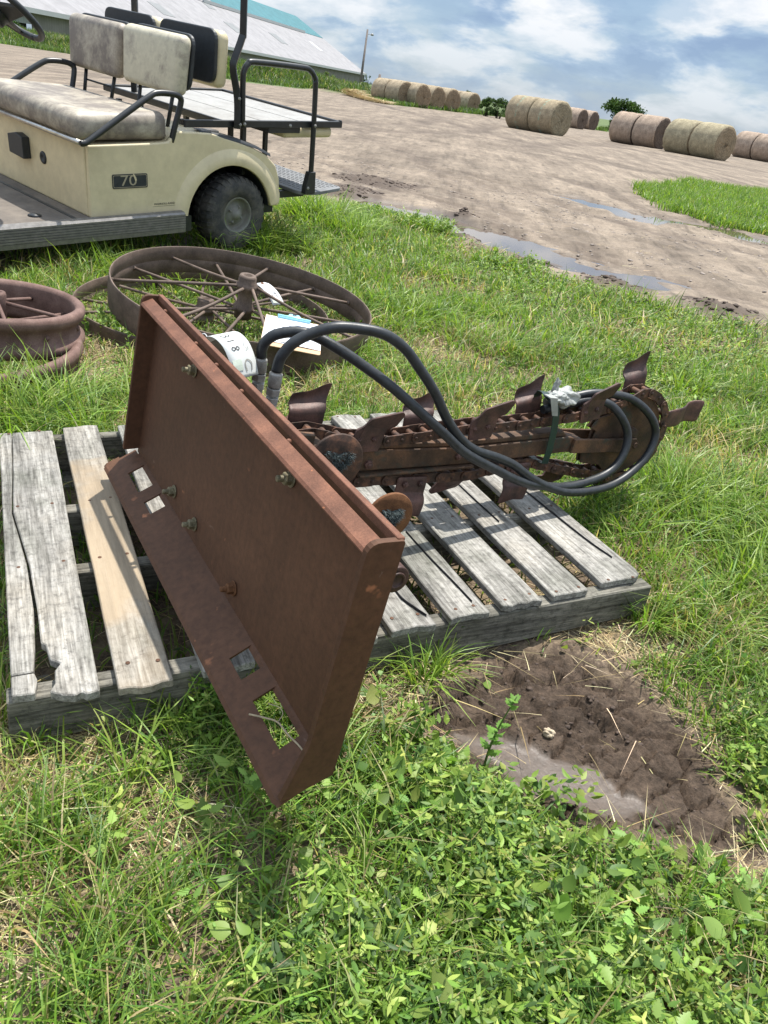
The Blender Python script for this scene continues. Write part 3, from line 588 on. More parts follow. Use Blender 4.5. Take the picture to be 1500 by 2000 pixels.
# chain path: top run, tip arc, bottom run, head arc  (y,z)
top = [(.262, .250), (.40, .234), (.53, .248), (.73, .282), (.89, .301), (1.09, .338), (1.25, .383)]
arc = [(TC[0] + (TR + .014) * math.cos(a), TC[1] + (TR + .014) * math.sin(a)) for a in np.linspace(R(98), R(-118), 12)]
bot = [(1.23, .155), (1.10, .169), (.94, .188), (.78, .150), (.62, .138), (.45, .129), (.30, .115)]
hd = [(.262 + .070 * math.cos(a), .185 + .070 * math.sin(a)) for a in np.linspace(R(-100), R(-262), 7)]
path = smoothcurve([(0, a, b) for a, b in top + arc + bot + hd + [top[0]]], 10)
L = [0]
for a, b in zip(path[:-1], path[1:]): L.append(L[-1] + (b - a).length)
def at_len(s):
    s = s % L[-1]
    k = max(0, min(len(L) - 2, int(np.searchsorted(L, s)) - 1)); q = (s - L[k]) / max(1e-9, L[k + 1] - L[k])
    return path[k].lerp(path[k + 1], q)
PITCHC = L[-1] / round(L[-1] / .0415); nl = round(L[-1] / PITCHC)
chain = empty('chain'); chain.parent = tr
for i in range(nl):
    a, b = at_len(i * PITCHC), at_len((i + 1) * PITCHC); d = (b - a).normalized(); n = Vector((0, -d.z, d.y)); mb = MB()
    xo = .0215 if i % 2 else .0175
    ol = []
    h = .0135
    for k in range(9):
        t = math.pi / 2 + math.pi * k / 8; ol.append(a + d * math.cos(t) * .011 + n * math.sin(t) * h)
    for k in range(9):
        t = -math.pi / 2 + math.pi * k / 8; ol.append(b + d * math.cos(t) * .011 + n * math.sin(t) * h)
    for s in (-1, 1):
        x0, x1 = XB + s * xo, XB + s * (xo + .0036)
        mb.prism([(q.y, q.z) for q in ol], min(x0, x1), max(x0, x1), yz)
    for q in (a,):
        mb.lathe([(0, -.0275), (.0048, -.0275), (.0048, .0275), (0, .0275)], (XB, q.y, q.z), (1, 0, 0), 8)
        mb.lathe([(.0085, -.016), (.0085, .016)], (XB, q.y, q.z), (1, 0, 0), 10)
    mb.build('chain_link', M['chainm'], chain)
# teeth -----------------------------------------------------------------
def tooth(y0, z0, d, side, w=.105, h=.11, flare=.62, slant=.032, notch=True):
    """cup cutter: flat foot bolted to the side of the chain, blade curling outwards.
    y0,z0: foot centre on chain; d: direction angle of the chain run; side: +1 near, -1 far"""
    dv = Vector((0, math.cos(d), math.sin(d))); nv = Vector((0, -math.sin(d), math.cos(d))); xv = Vector((1, 0, 0)) * side
    prof = [(.004, -.012), (.004, .012), (.005, .032), (.010, .043), (.022, .050), (.036, .055), (.046, .063), (.050, .076), (.049, .090), (.045, .105)]
    prof = [(a * flare, b) for a, b in prof]; hmax = prof[-1][1]; sc = h / (hmax + .012)
    nu = 9; vs = []; t = .0072
    for lay in (0, 1):
        for j, (a, b) in enumerate(prof):
            k = min(1, max(0, (b - .035) / .06))
            for i in range(nu):
                s = i / (nu - 1) - .5; ww = w * (.90 + .08 * k); sh = k * .012
                hh = b * sc + k * slant * (s + .1) + (-.010 * (1 - abs(2 * s)) * k)
                tt = t * lay; na = Vector((1, -.15)) if b < .04 else Vector((.35, -1))
                na.normalize(); rim = (1 - (2 * abs(s)) ** 6 * .25)
                P = Vector((XB, y0, z0)) + xv * (.0235 + a * rim - tt * na.x * -1) + dv * (s * ww + sh) + nv * (hh + tt * na.y)
                vs.append(P)
    m_ = len(prof); fs = []
    idx = lambda l, j, i: l * m_ * nu + j * nu + i
    for j in range(m_ - 1):
        for i in range(nu - 1):
            fs += [(idx(0, j, i), idx(0, j, i + 1), idx(0, j + 1, i + 1), idx(0, j + 1, i)), (idx(1, j, i), idx(1, j + 1, i), idx(1, j + 1, i + 1), idx(1, j, i + 1))]
        for i in (0, nu - 1): fs.append((idx(0, j, i), idx(0, j + 1, i), idx(1, j + 1, i), idx(1, j, i)))
    for j in (0, m_ - 1):
        for i in range(nu - 1): fs.append((idx(0, j, i), idx(0, j, i + 1), idx(1, j, i + 1), idx(1, j, i)))
    mb = MB(); mb.add(vs, fs, True); o = mb.build('cutter_tooth', M['tooth'], tr, sub=1)
    bm_ = MB()
    for s in (-.024, .024):
        c = Vector((XB, y0, z0)) + xv * .033 + dv * s + nv * .008; bolt(bm_, c, xv, .0088, .007, .003)
        c = Vector((XB, y0, z0)) - xv * .006 + dv * s + nv * .008
    bm_.build('tooth_bolt', M['tooth'], o, bevel=.0006, bseg=1); return o
def side_plate(y0, z0, d, side, w=.075, h=.05):
    """straight digging plate leaning outwards, with the stepped outline seen on this chain"""
    dv = Vector((0, math.cos(d), math.sin(d))); nv = Vector((0, -math.sin(d), math.cos(d))); mb = MB()
    ol = [(-.035, -.021), (-.037, .019), (-.031, .038), (-.017, .047), (-.004, .072), (.038, .080), (.080, .088), (.087, .081), (.073, .041), (.051, .037), (.044, .010), (.037, -.021)]
    ol = roundpoly(ol, .005, 2); vs = []
    for lay in (0, 1):
        for (a, b) in ol:
            lean = max(0, b - .040); x = .0265 + lay * .0070 + lean * .25 + (.006 * math.sin(min(1, lean / .05) * math.pi) if lean else 0)
            vs.append(Vector((XB, y0, z0)) + Vector((side * x, 0, 0)) + dv * a + nv * (b - lean * .05))
    n = len(ol); mb.add(vs, [tuple(range(n))[::-1], tuple(range(n, 2 * n))] + [(i, (i + 1) % n, n + (i + 1) % n, n + i) for i in range(n)])
    o = mb.build('cutter_tooth', M['tooth'], tr, bevel=.001, bseg=1); bm_ = MB()
    for s in (-.022, .020):
        for b in (.012, ):
            c = Vector((XB + side * .032, y0, z0)) + dv * s + nv * b; bolt(bm_, c, (side, 0, 0), .0075, .004, .002)
    bm_.build('tooth_bolt', M['tooth'], o); return o
tooth(.265, .257, R(3), -1, .105, .088)
side_plate(.405, .234, R(5), 1)
tooth(.585, .262, R(7), -1, .10, .088)
side_plate(.745, .280, R(10), 1)
tooth(.945, .322, R(14), -1, .10, .092)
side_plate(1.125, .350, R(17), 1)
tooth(1.335, .425, R(14), -1, .10, .098)
t8 = MB()   # tip tooth pointing outwards
prof8 = [(0, 0), (.03, .001), (.065, .003), (.085, .012), (.105, .030), (.125, .040), (.150, .036), (.172, .022)]
vs = []
for lay in (0, 1):
    for (a, b) in prof8:
        for i in range(5):
            s = i / 4 - .5; w = .058 + a * .12; vs.append((XB + .012 + lay * .006 - b * .9, 1.475 + a * 1.15 + lay * .0, .345 + s * w + a * .18))
n_ = len(prof8); fs = []; ix = lambda l, j, i: l * n_ * 5 + j * 5 + i
for j in range(n_ - 1):
    for i in range(4): fs += [(ix(0, j, i), ix(0, j, i + 1), ix(0, j + 1, i + 1), ix(0, j + 1, i)), (ix(1, j, i), ix(1, j + 1, i), ix(1, j + 1, i + 1), ix(1, j, i + 1))]
    for i in (0, 4): fs.append((ix(0, j, i), ix(0, j + 1, i), ix(1, j + 1, i), ix(1, j, i)))
for j in (0, n_ - 1):
    for i in range(4): fs.append((ix(0, j, i), ix(0, j, i + 1), ix(1, j, i + 1), ix(1, j, i)))
t8.add(vs, fs, True); t8.build('cutter_tooth', M['tooth'], tr, sub=1)
tooth(.575, .136, R(183), 1, .105, .115, .6, .0)
side_plate(.78, .150, R(185), -1)
tooth(.925, .180, R(186), 1, .10, .115, .6, .005)
tooth(1.39, .150, R(176), -1, .085, .135)
side_plate(1.15, .155, R(172), -1)
side_plate(.40, .118, R(183), -1)

# hydraulic hoses; measured in the trencher's own frame
def hose(pts, fit, r=.0122):
    o = MB().tube(smoothcurve(pts, 7), r, 14).build('hydraulic_hose', M['rubber'], tr)
    a, b = Vector(fit[0]), Vector(fit[1]); ax = (b - a).normalized(); l = (b - a).length; f = MB()
    f.lathe([(.0125, 0), (.0150, .001), (.0150, .030), (.0135, .032), (.0115, .033), (.0115, .036)], b - ax * .034 * 0 - ax * .036, ax, 18)
    f.lathe([(0, 0), (.0165, 0), (.0165, .016), (.0150, .017), (0, .017)], b - ax * .055, ax, 6, False)
    f.lathe([(0, 0), (.0155, 0), (.0155, .014), (0, .014)], b - ax * .075, ax, 6, False)
    f.lathe([(0, 0), (.0120, 0), (.0120, .03), (0, .03)], b - ax * .10, ax, 14)
    f.build('hose_fitting', M['zinc'], o, bevel=.0008, bseg=1)
    return o
hose([(0.33, 0.142, 0.391), (0.332, 0.139, 0.411), (0.336, 0.144, 0.43), (0.345, 0.16, 0.449), (0.36, 0.196, 0.464), (0.38, 0.231, 0.466), (0.405, 0.274, 0.454), (0.43, 0.328, 0.432), (0.47, 0.409, 0.393), (0.495, 0.496, 0.342), (0.505, 0.567, 0.3), (0.51, 0.648, 0.253), (0.51, 0.767, 0.209), (0.51, 0.851, 0.18), (0.505, 0.939, 0.162), (0.5, 1.058, 0.156), (0.49, 1.177, 0.175), (0.48, 1.25, 0.207), (0.47, 1.282, 0.257), (0.455, 1.281, 0.31), (0.44, 1.239, 0.357), (0.415, 1.198, 0.382), (0.395, 1.137, 0.38), (0.385, 1.073, 0.359), (0.385, 0.982, 0.338)], ((0.325, 0.151, 0.307), (0.33, 0.142, 0.391)))
hose([(0.4, 0.151, 0.384), (0.4, 0.152, 0.406), (0.402, 0.156, 0.423), (0.408, 0.172, 0.452), (0.415, 0.204, 0.478), (0.43, 0.248, 0.502), (0.44, 0.301, 0.509), (0.455, 0.359, 0.508), (0.465, 0.415, 0.485), (0.475, 0.464, 0.445), (0.485, 0.519, 0.394), (0.49, 0.575, 0.331), (0.495, 0.634, 0.282), (0.497, 0.689, 0.256), (0.497, 0.764, 0.239), (0.495, 0.833, 0.218), (0.5, 0.892, 0.19), (0.505, 0.962, 0.163), (0.51, 1.064, 0.143), (0.505, 1.193, 0.15), (0.495, 1.281, 0.173), (0.485, 1.344, 0.211), (0.475, 1.386, 0.255), (0.46, 1.403, 0.311), (0.45, 1.37, 0.358), (0.43, 1.315, 0.393), (0.41, 1.256, 0.407), (0.39, 1.152, 0.401), (0.375, 1.074, 0.375), (0.372, 0.996, 0.355)], ((0.395, 0.156, 0.314), (0.4, 0.151, 0.384)))
Minv = TM.inverted()
# strap that ties the hoses to the boom, and the crumpled film under it
st = MB(); P = [(.434, .935, .391), (.4445, .962, .372), (.446, .975, .350), (.446, .990, .30), (.446, 1.0, .24), (.442, 1.005, .198), (.40, 1.005, .192), (.362, 1.0, .20), (.360, .985, .30), (.362, .965, .372), (.385, .950, .392), (.41, .94, .397), (.434, .935, .391)]
vs = []
for q in P:
    for s in (-.012, .012): vs.append(Vector(q) + Vector((0, s, 0)))
st.add(vs, [(2 * i, 2 * i + 1, 2 * i + 3, 2 * i + 2) for i in range(len(P) - 1)])
root = empty('tie_strap', mat=TM, label='dark band tied around the trencher boom and its hoses', cat='strap')
o = st.build('band', M['strap'], root); md = o.modifiers.new('s', 'SOLIDIFY'); md.thickness = .0018
st2 = MB(); st2.box((.425, .925, .3935), (.452, .955, .3965)); st2.add([(.452, .925, .395), (.452, .952, .395), (.4485, .98, .345), (.4485, .958, .345)], [(0, 1, 2, 3)]); st2.build('pale_tape_end', M['wrap'], root)
def blob(c, r, n, seed, mt, name, parent, squash=(1, 1, 1)):
    bm = bmesh.new(); bmesh.ops.create_icosphere(bm, subdivisions=4, radius=1); rn = np.random.default_rng(seed)
    A = rn.normal(size=(26, 3)); A /= np.linalg.norm(A, axis=1)[:, None]; K = rn.uniform(2, 6, 26); PH = rn.uniform(0, 6, 26)
    for v in bm.verts:
        p = np.array(v.co); q = 1 + n * sum(abs(math.sin(k * (p @ a) + ph)) - .6 for a, k, ph in zip(A, K, PH)) / 5
        v.co = Vector((c[0] + v.co.x * r * q * squash[0], c[1] + v.co.y * r * q * squash[1], c[2] + v.co.z * r * q * squash[2]))
    mb = MB(); bm.verts.ensure_lookup_table(); mb.add([v.co.copy() for v in bm.verts], [[v.index for v in f.verts] for f in bm.faces], False); bm.free(); return mb.build(name, mt, parent)
root = empty('plastic_film', mat=TM, label='crumpled white plastic film bunched on top of the trencher chain', cat='plastic film')
blob((.398, 1.03, .383), .032, .40, 3, M['wrap'], 'film_wad', root, (1.0, 1.25, .75)); blob((.415, .985, .385), .024, .45, 5, M['wrap'], 'film_wad', root, (.8, 1.2, .7)); blob((.39, .995, .405), .014, .6, 8, M['wrap'], 'film_wad', root, (.5, .6, 1.7))

# ------------------------------------------------------------------ writing helper
def text(body, size, M4, mt, name, parent, depth=.0004, align='CENTER', xs=1.0):
    cu = bpy.data.curves.new(name, 'FONT'); cu.body = body; cu.size = size; cu.extrude = depth; cu.align_x = align; cu.align_y = 'CENTER'; cu.resolution_u = 3
    tmp = bpy.data.objects.new('tmp', cu); COL.objects.link(tmp); dg = bpy.context.evaluated_depsgraph_get(); me = bpy.data.meshes.new_from_object(tmp.evaluated_get(dg)); me.name = name
    bpy.data.objects.remove(tmp); me.transform(Matrix.Diagonal((xs, 1, 1, 1))); me.transform(M4); me.materials.clear(); me.materials.append(mt)
    o = bpy.data.objects.new(name, me); COL.objects.link(o); o.parent = parent; return o
def frame(o, x, y):
    x = Vector(x).normalized(); y = Vector(y); y = (y - x * y.dot(x)).normalized(); z = x.cross(y); o = Vector(o)
    return Matrix(((x.x, y.x, z.x, o.x), (x.y, y.y, z.y, o.y), (x.z, y.z, z.z, o.z), (0, 0, 0, 1)))
def curved_strokes(strokes, f, w, mt, name, parent, lift=.0006):
    """handwriting laid on a surface f(u,v)->(P,normal)"""
    mb = MB()
    for s in strokes:
        pts = smoothcurve([(a, b, 0) for a, b in s], 5) if len(s) > 2 else [Vector((a, b, 0)) for a, b in s]; vs = []
        for i, q in enumerate(pts):
            T = (pts[min(i + 1, len(pts) - 1)] - pts[max(i - 1, 0)]).normalized(); nn = Vector((-T.y, T.x, 0)) * w
            for e in (q - nn, q + nn):
                P, n = f(e.x, e.y); vs.append(P + n * lift)
        mb.add(vs, [(2 * i, 2 * i + 1, 2 * i + 3, 2 * i + 2) for i in range(len(pts) - 1)])
    return mb.build(name, mt, parent)
D3 = [(.0, 1), (.35, 1.05), (.62, .85), (.45, .6), (.2, .55)], [(.2, .55), (.55, .5), (.68, .25), (.4, -.02), (.0, .05)]
D1 = ([(.3, 1), (.3, 0)],)
D8 = ([(.55, .9), (.3, 1.02), (.08, .82), (.3, .56), (.55, .3), (.4, .02), (.12, .1), (.1, .32), (.32, .54), (.55, .74), (.55, .9)],)
D9 = ([(.55, .75), (.35, .98), (.1, .8), (.2, .58), (.5, .64), (.56, .8), (.54, .4), (.5, 0)],)
def place(digits, x0, y0, h, adv, slant=0, rotq=False):
    out = []
    for k, dg in enumerate(digits):
        for s in dg: out.append([(x0 + k * adv + a * h * .72 + slant * b, y0 + b * h) for a, b in s])
    return out
# tag 318: curls over from the top rim of the plate; u = across (short), v = along the curl
tg = empty('lot_tag', loc=(-.40, 1.62, .60), label='white curled paper lot tag with handwritten 318 on the plate of the trencher', cat='tag')
Q0 = Vector((-.436, 1.655, .590)); Q1 = Vector((-.385, 1.605, .628)); Q2 = Vector((-.345, 1.57, .610)); Q3 = Vector((-.322, 1.535, .545))
wdir = Vector((.045, -.105, .012)).normalized() * .0
cl = smoothcurve([(0.0, 0, 0), (.028, 0, .018), (.062, 0, .024), (.092, 0, .008), (.110, 0, -.024), (.118, 0, -.062)], 4)
TG = frame((-.444, 1.643, .577), (.62, -.40, .12), (.52, .82, .0))    # x: along the curl, y: across
CL = [0]
for a, b in zip(cl[:-1], cl[1:]): CL.append(CL[-1] + (b - a).length)
def tagsurf(u, v):
    v = max(0, min(CL[-1] - 1e-5, v)); k = max(0, int(np.searchsorted(CL, v)) - 1); k = min(k, len(cl) - 2); q = (v - CL[k]) / (CL[k + 1] - CL[k])
    p = cl[k].lerp(cl[k + 1], q); T = (cl[k + 1] - cl[k]).normalized(); n = Vector((-T.z, 0, T.x))
    return TG @ Vector((p.x, u, p.z)), (TG.to_3x3() @ n)
mb = MB(); nv_ = 26
vs = []
for j in range(nv_ + 1):
    v = CL[-1] * j / nv_; w = .037 * min(1, .35 + j / 3.0)
    for s in (-1, -.33, .33, 1): vs.append(tagsurf(s * w, v)[0] - Vector(TG.translation))
for_ = [(j * 4 + i, j * 4 + i + 1, j * 4 + i + 5, j * 4 + i + 4) for j in range(nv_) for i in range(3)]
tg.location = TG.translation
mb.add(vs, for_, True); o = mb.build('card', M['card'], tg); md = o.modifiers.new('s', 'SOLIDIFY'); md.thickness = .0005
off = Vector(TG.translation)
def ts(u, v):
    P, n = tagsurf(u, v); return P - off, n
def rot_strokes(st, cx, cy):  # write across the tag: letters read along the short side, upright towards the string
    return [[(cx + a, cy + b) for a, b in s] for s in st]
num = []
for k, dg in enumerate((D3, D1, D8)):
    for st__ in dg: num.append([(-.018 + b * .020, .070 + k * .0195 + a * .016) for a, b in st__])
curved_strokes(num, ts, .0011, M['ink'], 'number', tg, .0012)
curved_strokes([[(.019 + .003 * math.sin(i * 2.3), .070 + .0055 * i + .002 * math.sin(i * 3)) for i in range(11)], [(.026 + .0025 * math.sin(i * 2.9 + 1), .088 + .005 * i) for i in range(8)]], ts, .0004, M['ink'], 'scribble', tg, .0012)
mb = MB(); vs = []
for j in range(5):
    for i in range(4): P, n = ts(-.030 + .026 * i / 3, .138 + .024 * j / 4); vs.append(P + n * .0012)
mb.add(vs, [(j * 4 + i, j * 4 + i + 1, j * 4 + i + 5, j * 4 + i + 4) for j in range(4) for i in range(3)]); mb.build('printed_patch', M['print_green'], tg)
curved_strokes([[(.006, .166), (.004, .150), (.012, .142), (.022, .150), (.020, .166)]], ts, .0014, M['greyink'], 'printed_emblem', tg, .0012)
curved_strokes([[(-.033, .03), (-.033, .172), (.033, .172), (.033, .03), (-.033, .03)][i:i + 2] for i in range(4)], ts, .0003, M['greyink'], 'printed_border', tg, .0011)
MB().tube(smoothcurve([(0, 0, .0), (-.012, .004, .012), (-.025, .01, .002), (-.01, .014, .014), (.006, .0, .004)], 4), .0012, 6).build('string', M['paper'], tg)

# ------------------------------------------------------------------ spoked wheels
def WM(c, ax, ay): return Matrix.Translation(c) @ Matrix.Rotation(R(ax), 4, 'X') @ Matrix.Rotation(R(ay), 4, 'Y')
def spoked_wheel(M4, Rr, width, hubtop, hubbot, n, ph, label, mt=None, seed=1, wob_=.004):
    root = empty('spoked_iron_wheel', mat=M4, label=label, cat='wheel', group='old spoked iron wheels lying in the grass'); mt = mt or M['wheel_iron']
    mb = MB(); prof = [(Rr, 0), (Rr + .001, -.012), (Rr + .004, -width * .5), (Rr + .001, -width + .01), (Rr, -width), (Rr - .006, -width), (Rr - .006, -width * .5 - .004), (Rr - .0035, -width * .5), (Rr - .006, -width * .5 + .004), (Rr - .006, 0)]
    mb.lathe(prof, (0, 0, 0), (0, 0, 1), 96, True, True)
    rn = np.random.default_rng(seed)
    mb.v = [(x + wob_ * math.sin(3 * math.atan2(y, x)), y, z + wob_ * math.sin(2 * math.atan2(y, x) + seed)) for x, y, z in mb.v]
    mb.build('rim', mt, root, bevel=.001, bseg=1)
    h = MB(); pr = [(.016, hubtop), (.030, hubtop), (.034, hubtop - .01), (.034, hubtop - .035), (.042, hubtop - .042), (.042, hubtop - .056), (.031, hubtop - .07), (.028, (hubtop + hubbot) / 2), (.031, hubbot + .07), (.042, hubbot + .056), (.042, hubbot + .04), (.034, hubbot + .03), (.034, hubbot), (.016, hubbot)]
    h.lathe([(a * 1.22, b) for a, b in pr], (0, 0, 0), (0, 0, 1), 22, True, True); h.build('hub', mt, root)
    for k in range(n):
        a = 2 * math.pi * k / n + ph; topf = k % 2 == 0; zh = (hubtop - .049) if topf else (hubbot + .048)
        zr = -width * .5 + (.012 if topf else -.012); aj = a + rn.normal() * .02
        p0 = Vector((.036 * math.cos(a + .5), .036 * math.sin(a + .5), zh)); p1 = Vector(((Rr - .006) * math.cos(aj), (Rr - .006) * math.sin(aj), zr)); mid = (p0 + p1) / 2 + Vector(rn.normal(size=3) * .006)
        s = MB(); s.tube(smoothcurve([p0, mid, p1], 6), .0076, 8); s.lathe([(0, 0), (.011, 0), (.012, .004), (.008, .010), (0, .010)], p1, (p0 - p1), 6, False); s.build('spoke', mt, root)
    return root
wA = spoked_wheel(WM((-.796, 3.618, .200), 3.3, 6.2), .605, .135, .075, -.13, 14, R(-12), 'large rusty spoked iron wheel lying on top, with tag and clipboard on it', seed=2)
wB = spoked_wheel(WM((-1.003, 3.681, .085), 2.0, 1.8), .600, .120, .035, -.115, 14, R(3), 'large rusty spoked iron wheel half hidden underneath the tagged one', seed=5)
# narrow rimmed wheels at the left edge
def rim_wheel(M4, Rr, label, width=.155, n=10, ph=.3, seed=3):
    root = empty('flanged_iron_wheel', mat=M4, label=label, cat='wheel', group='thick rimmed iron wheels'); mb = MB(); w = width
    prof = [(Rr - .030, -.004), (Rr - .012, 0), (Rr, -.010), (Rr + .002, -.028), (Rr - .004, -.044), (Rr - .018, -.054), (Rr - .022, -.075), (Rr - .020, -.100), (Rr - .012, -.106), (Rr + .001, -.114), (Rr + .003, -.130), (Rr - .004, -.148), (Rr - .020, -w), (Rr - .032, -w), (Rr - .036, -.13), (Rr - .034, -.06), (Rr - .038, -.02)]
    mb.lathe(prof, (0, 0, 0), (0, 0, 1), 72, True, True); mb.build('rim', M['rim_iron'], root)
    h = MB(); h.lathe([(.018, .02), (.030, .02), (.034, .01), (.034, -.12), (.018, -.12)], (0, 0, 0), (0, 0, 1), 20, True, True); h.build('hub', M['rim_iron'], root)
    for k in range(9):
        a = k * 2 * math.pi / 9 + .2; MB().lathe([(0, .006), (.008, .005), (.011, 0), (.011, -.004)], (math.cos(a) * (Rr - .019), math.sin(a) * (Rr - .019), -.078), (math.cos(a), math.sin(a), 0), 10).build('rivet', M['rim_iron'], root)
    rn = np.random.default_rng(seed)
    for k in range(n):
        a = 2 * math.pi * k / n + ph; s = MB(); s.tube([(.03 * math.cos(a), .03 * math.sin(a), -.02 - (k % 2) * .08), ((Rr - .03) * math.cos(a + .02), (Rr - .03) * math.sin(a + .02), -.06 - (k % 2) * .02)], .0075, 8); s.build('spoke', M['rim_iron'], root)
    return root
rim_wheel(WM((-1.577, 2.844, .235), -2.7, 3.0), .313, 'pinkish rusty iron wheel with a thick double flanged rim at the left edge')
rim_wheel(WM((-1.56, 2.72, .085), 3.0, -4.0), .33, 'rusty iron wheel sunk in the grass beneath the double flanged one', ph=.1, seed=9)

# tag on the wheel hub
t9 = empty('wheel_tag', loc=(-.735, 3.69, .225), label='white paper tag numbered 19 hanging from the spoked wheel hub', cat='tag')
F9 = frame((0, 0, 0), (.60, .80, 0), (-.55, .41, .30)); zF = F9.to_3x3() @ Vector((0, 0, 1))
def s9(u, v):
    q = Vector((u, -v, -.25 * v * v / .2 + .02 * math.sin(v * 14))); return F9 @ q, zF
mb = MB(); vs = []
for j in range(11):
    v = .15 * j / 10; w = .036 if j > 0 else .024
    for s in (-1, 0, 1): vs.append(s9(s * w, v)[0])
t9.location = (-.745, 3.70, .228)
mb.add(vs, [(j * 3 + i, j * 3 + i + 1, j * 3 + i + 4, j * 3 + i + 3) for j in range(10) for i in range(2)], True); o = mb.build('card', M['paper'], t9); o.modifiers.new('s', 'SOLIDIFY').thickness = .0006
curved_strokes([[(p[0], p[1]) for p in s] for s in [[(q[0] - .016, .115 - q[1]) for q in s] for s in place([D1, D9], 0, 0, .034, .018)]], s9, .0016, M['ink'], 'number', t9, .0012)
mb = MB(); P, n = s9(0, .012); mb.lathe([(.003, 0), (.0075, 0), (.0075, .0015), (.003, .0015)], P + n * .0005, n, 14); mb.build('eyelet', M['orange_rust'], t9)
mb = MB(); vs = [s9(a, b)[0] + zF * .001 for a, b in ((-.03, .128), (.03, .128), (.03, .142), (-.03, .142))]; mb.add(vs, [(0, 1, 2, 3)]); mb.build('printed_band', M['print_green'], t9)

# clipboard on the front of the wheel
cb_o = Vector((-.590, 2.975, .164)); cbx = Vector((.256, .037, -.024)); cby = Vector((-.005, .362, .024)); FC = frame(cb_o, cbx, cby)
cb = empty('clipboard', mat=FC, label='brown hardboard clipboard with white sheets under a pale blue clip, lying on the spoked wheel', cat='clipboard')
MB().prism(roundpoly([(0, 0), (.245, 0), (.245, .34), (0, .34)], .012), -.003, .0, flat).build('board', M['hardboard'], cb)
pw = MB(); vs = []
for lay, (du, dv, sc) in enumerate(((0, 0, 1), (.006, -.006, 1), (-.004, .002, 1))):
    n = 8; b0 = len(vs); vs = []
    for j in range(n + 1):
        for i in range(n + 1):
            u = .006 + .232 * i / n; v = .045 + .28 * j / n; z = .0012 + lay * .0009 + (.006 * max(0, .25 - j / n) * (1 + math.sin(i * 1.1 + lay * 2))) ; vs.append((u + du, v + dv, z))
    pw.add(vs, [(j * (n + 1) + i, j * (n + 1) + i + 1, (j + 1) * (n + 1) + i + 1, (j + 1) * (n + 1) + i) for j in range(n) for i in range(n)], True)
pp = pw.build('paper', M['paper'], cb)
ln = MB(); rn = random.Random(5)
for k in range(9):
    y = .285 - k * .022; x = .02
    while x < .215:
        w = rn.uniform(.008, .03)
        if rn.random() < .75: ln.box((x, y, .0042), (x + w, y + .0035 + rn.uniform(0, .002), .0044))
        x += w + .006
for (a, b, c, d) in ((.014, .20, .085, .2008), (.014, .15, .085, .1508), (.014, .15, .0148, .20), (.085, .15, .0858, .2008)): ln.box((a, b, .0042), (c, d, .0044))
tag(ln.build('handwriting', M['print_blue'], pp), kind='stuff')
c = MB(); c.prism(roundpoly([(.05, .318), (.195, .318), (.190, .338), (.15, .345), (.145, .372), (.10, .372), (.095, .345), (.055, .338)], .008), .003, .012, flat); c.tube([(.05, .326, .013), (.195, .326, .013)], .005, 8)
c.build('clip', M['blueclip'], cb, bevel=.001, bseg=1); MB().lathe([(.004, 0), (.009, 0), (.009, .001), (.004, .001)], (.1225, .361, .0125), (0, 0, 1), 14).build('clip_hole', M['ink'], cb)

# ------------------------------------------------------------------ golf cart  (X forward, Y towards the camera side, Z up)
CM = Matrix.Translation((-1.663, 5.531, .077)) @ Rz(-2.241) @ Matrix.Rotation(-.051, 4, 'X') @ Matrix.Rotation(.055, 4, 'Y')
cart = empty('golf_cart', mat=CM, label='old cream four seat golf cart with dirty seats parked on the grass', cat='golf cart')
HW = .575
arch = [(.06 + .335 * math.cos(a), .215 + .325 * math.sin(a)) for a in np.linspace(R(12), R(170), 18)]
outl = [(1.005, .285), (.995, .655), (.60, .662), (.50, .668), (.465, .705), (.44, .722), (.21, .712), (.05, .672), (-.10, .632), (-.22, .585), (-.30, .52), (-.335, .44), (-.350, .29), (-.335, .27)] + arch[::-1][0:0]
outl = outl + [q for q in arch[::-1] if q[0] > -.33] + [(.40, .275)]
body = MB()
# side skins with a slight outward crown towards the sill, joined by the top skin
def skin(y0, y1): body.prism(outl, y0, y1, lambda a, b, h: (a, h, b))
skin(HW - .03, HW); skin(-HW, -HW + .03)
topl = outl[1:13]
vs = []
for (a, b) in topl: vs += [(a, -HW + .03, b - .002), (a, HW - .03, b - .002)]
body.add(vs, [(2 * i, 2 * i + 1, 2 * i + 3, 2 * i + 2) for i in range(len(topl) - 1)], True)
body.box((.985, -HW + .03, .285), (1.0035, HW - .03, .654))
bd = body.build('body', M['cream'], cart, bevel=.016, bseg=3)
lip = MB(); lip.tube([(a, HW + .004, b) for a, b in [(.06 + .338 * math.cos(t_), .215 + .330 * math.sin(t_)) for t_ in np.linspace(R(10), R(168), 24)]], .014, 10); lip.build('fender_lip', M['cream'], bd)
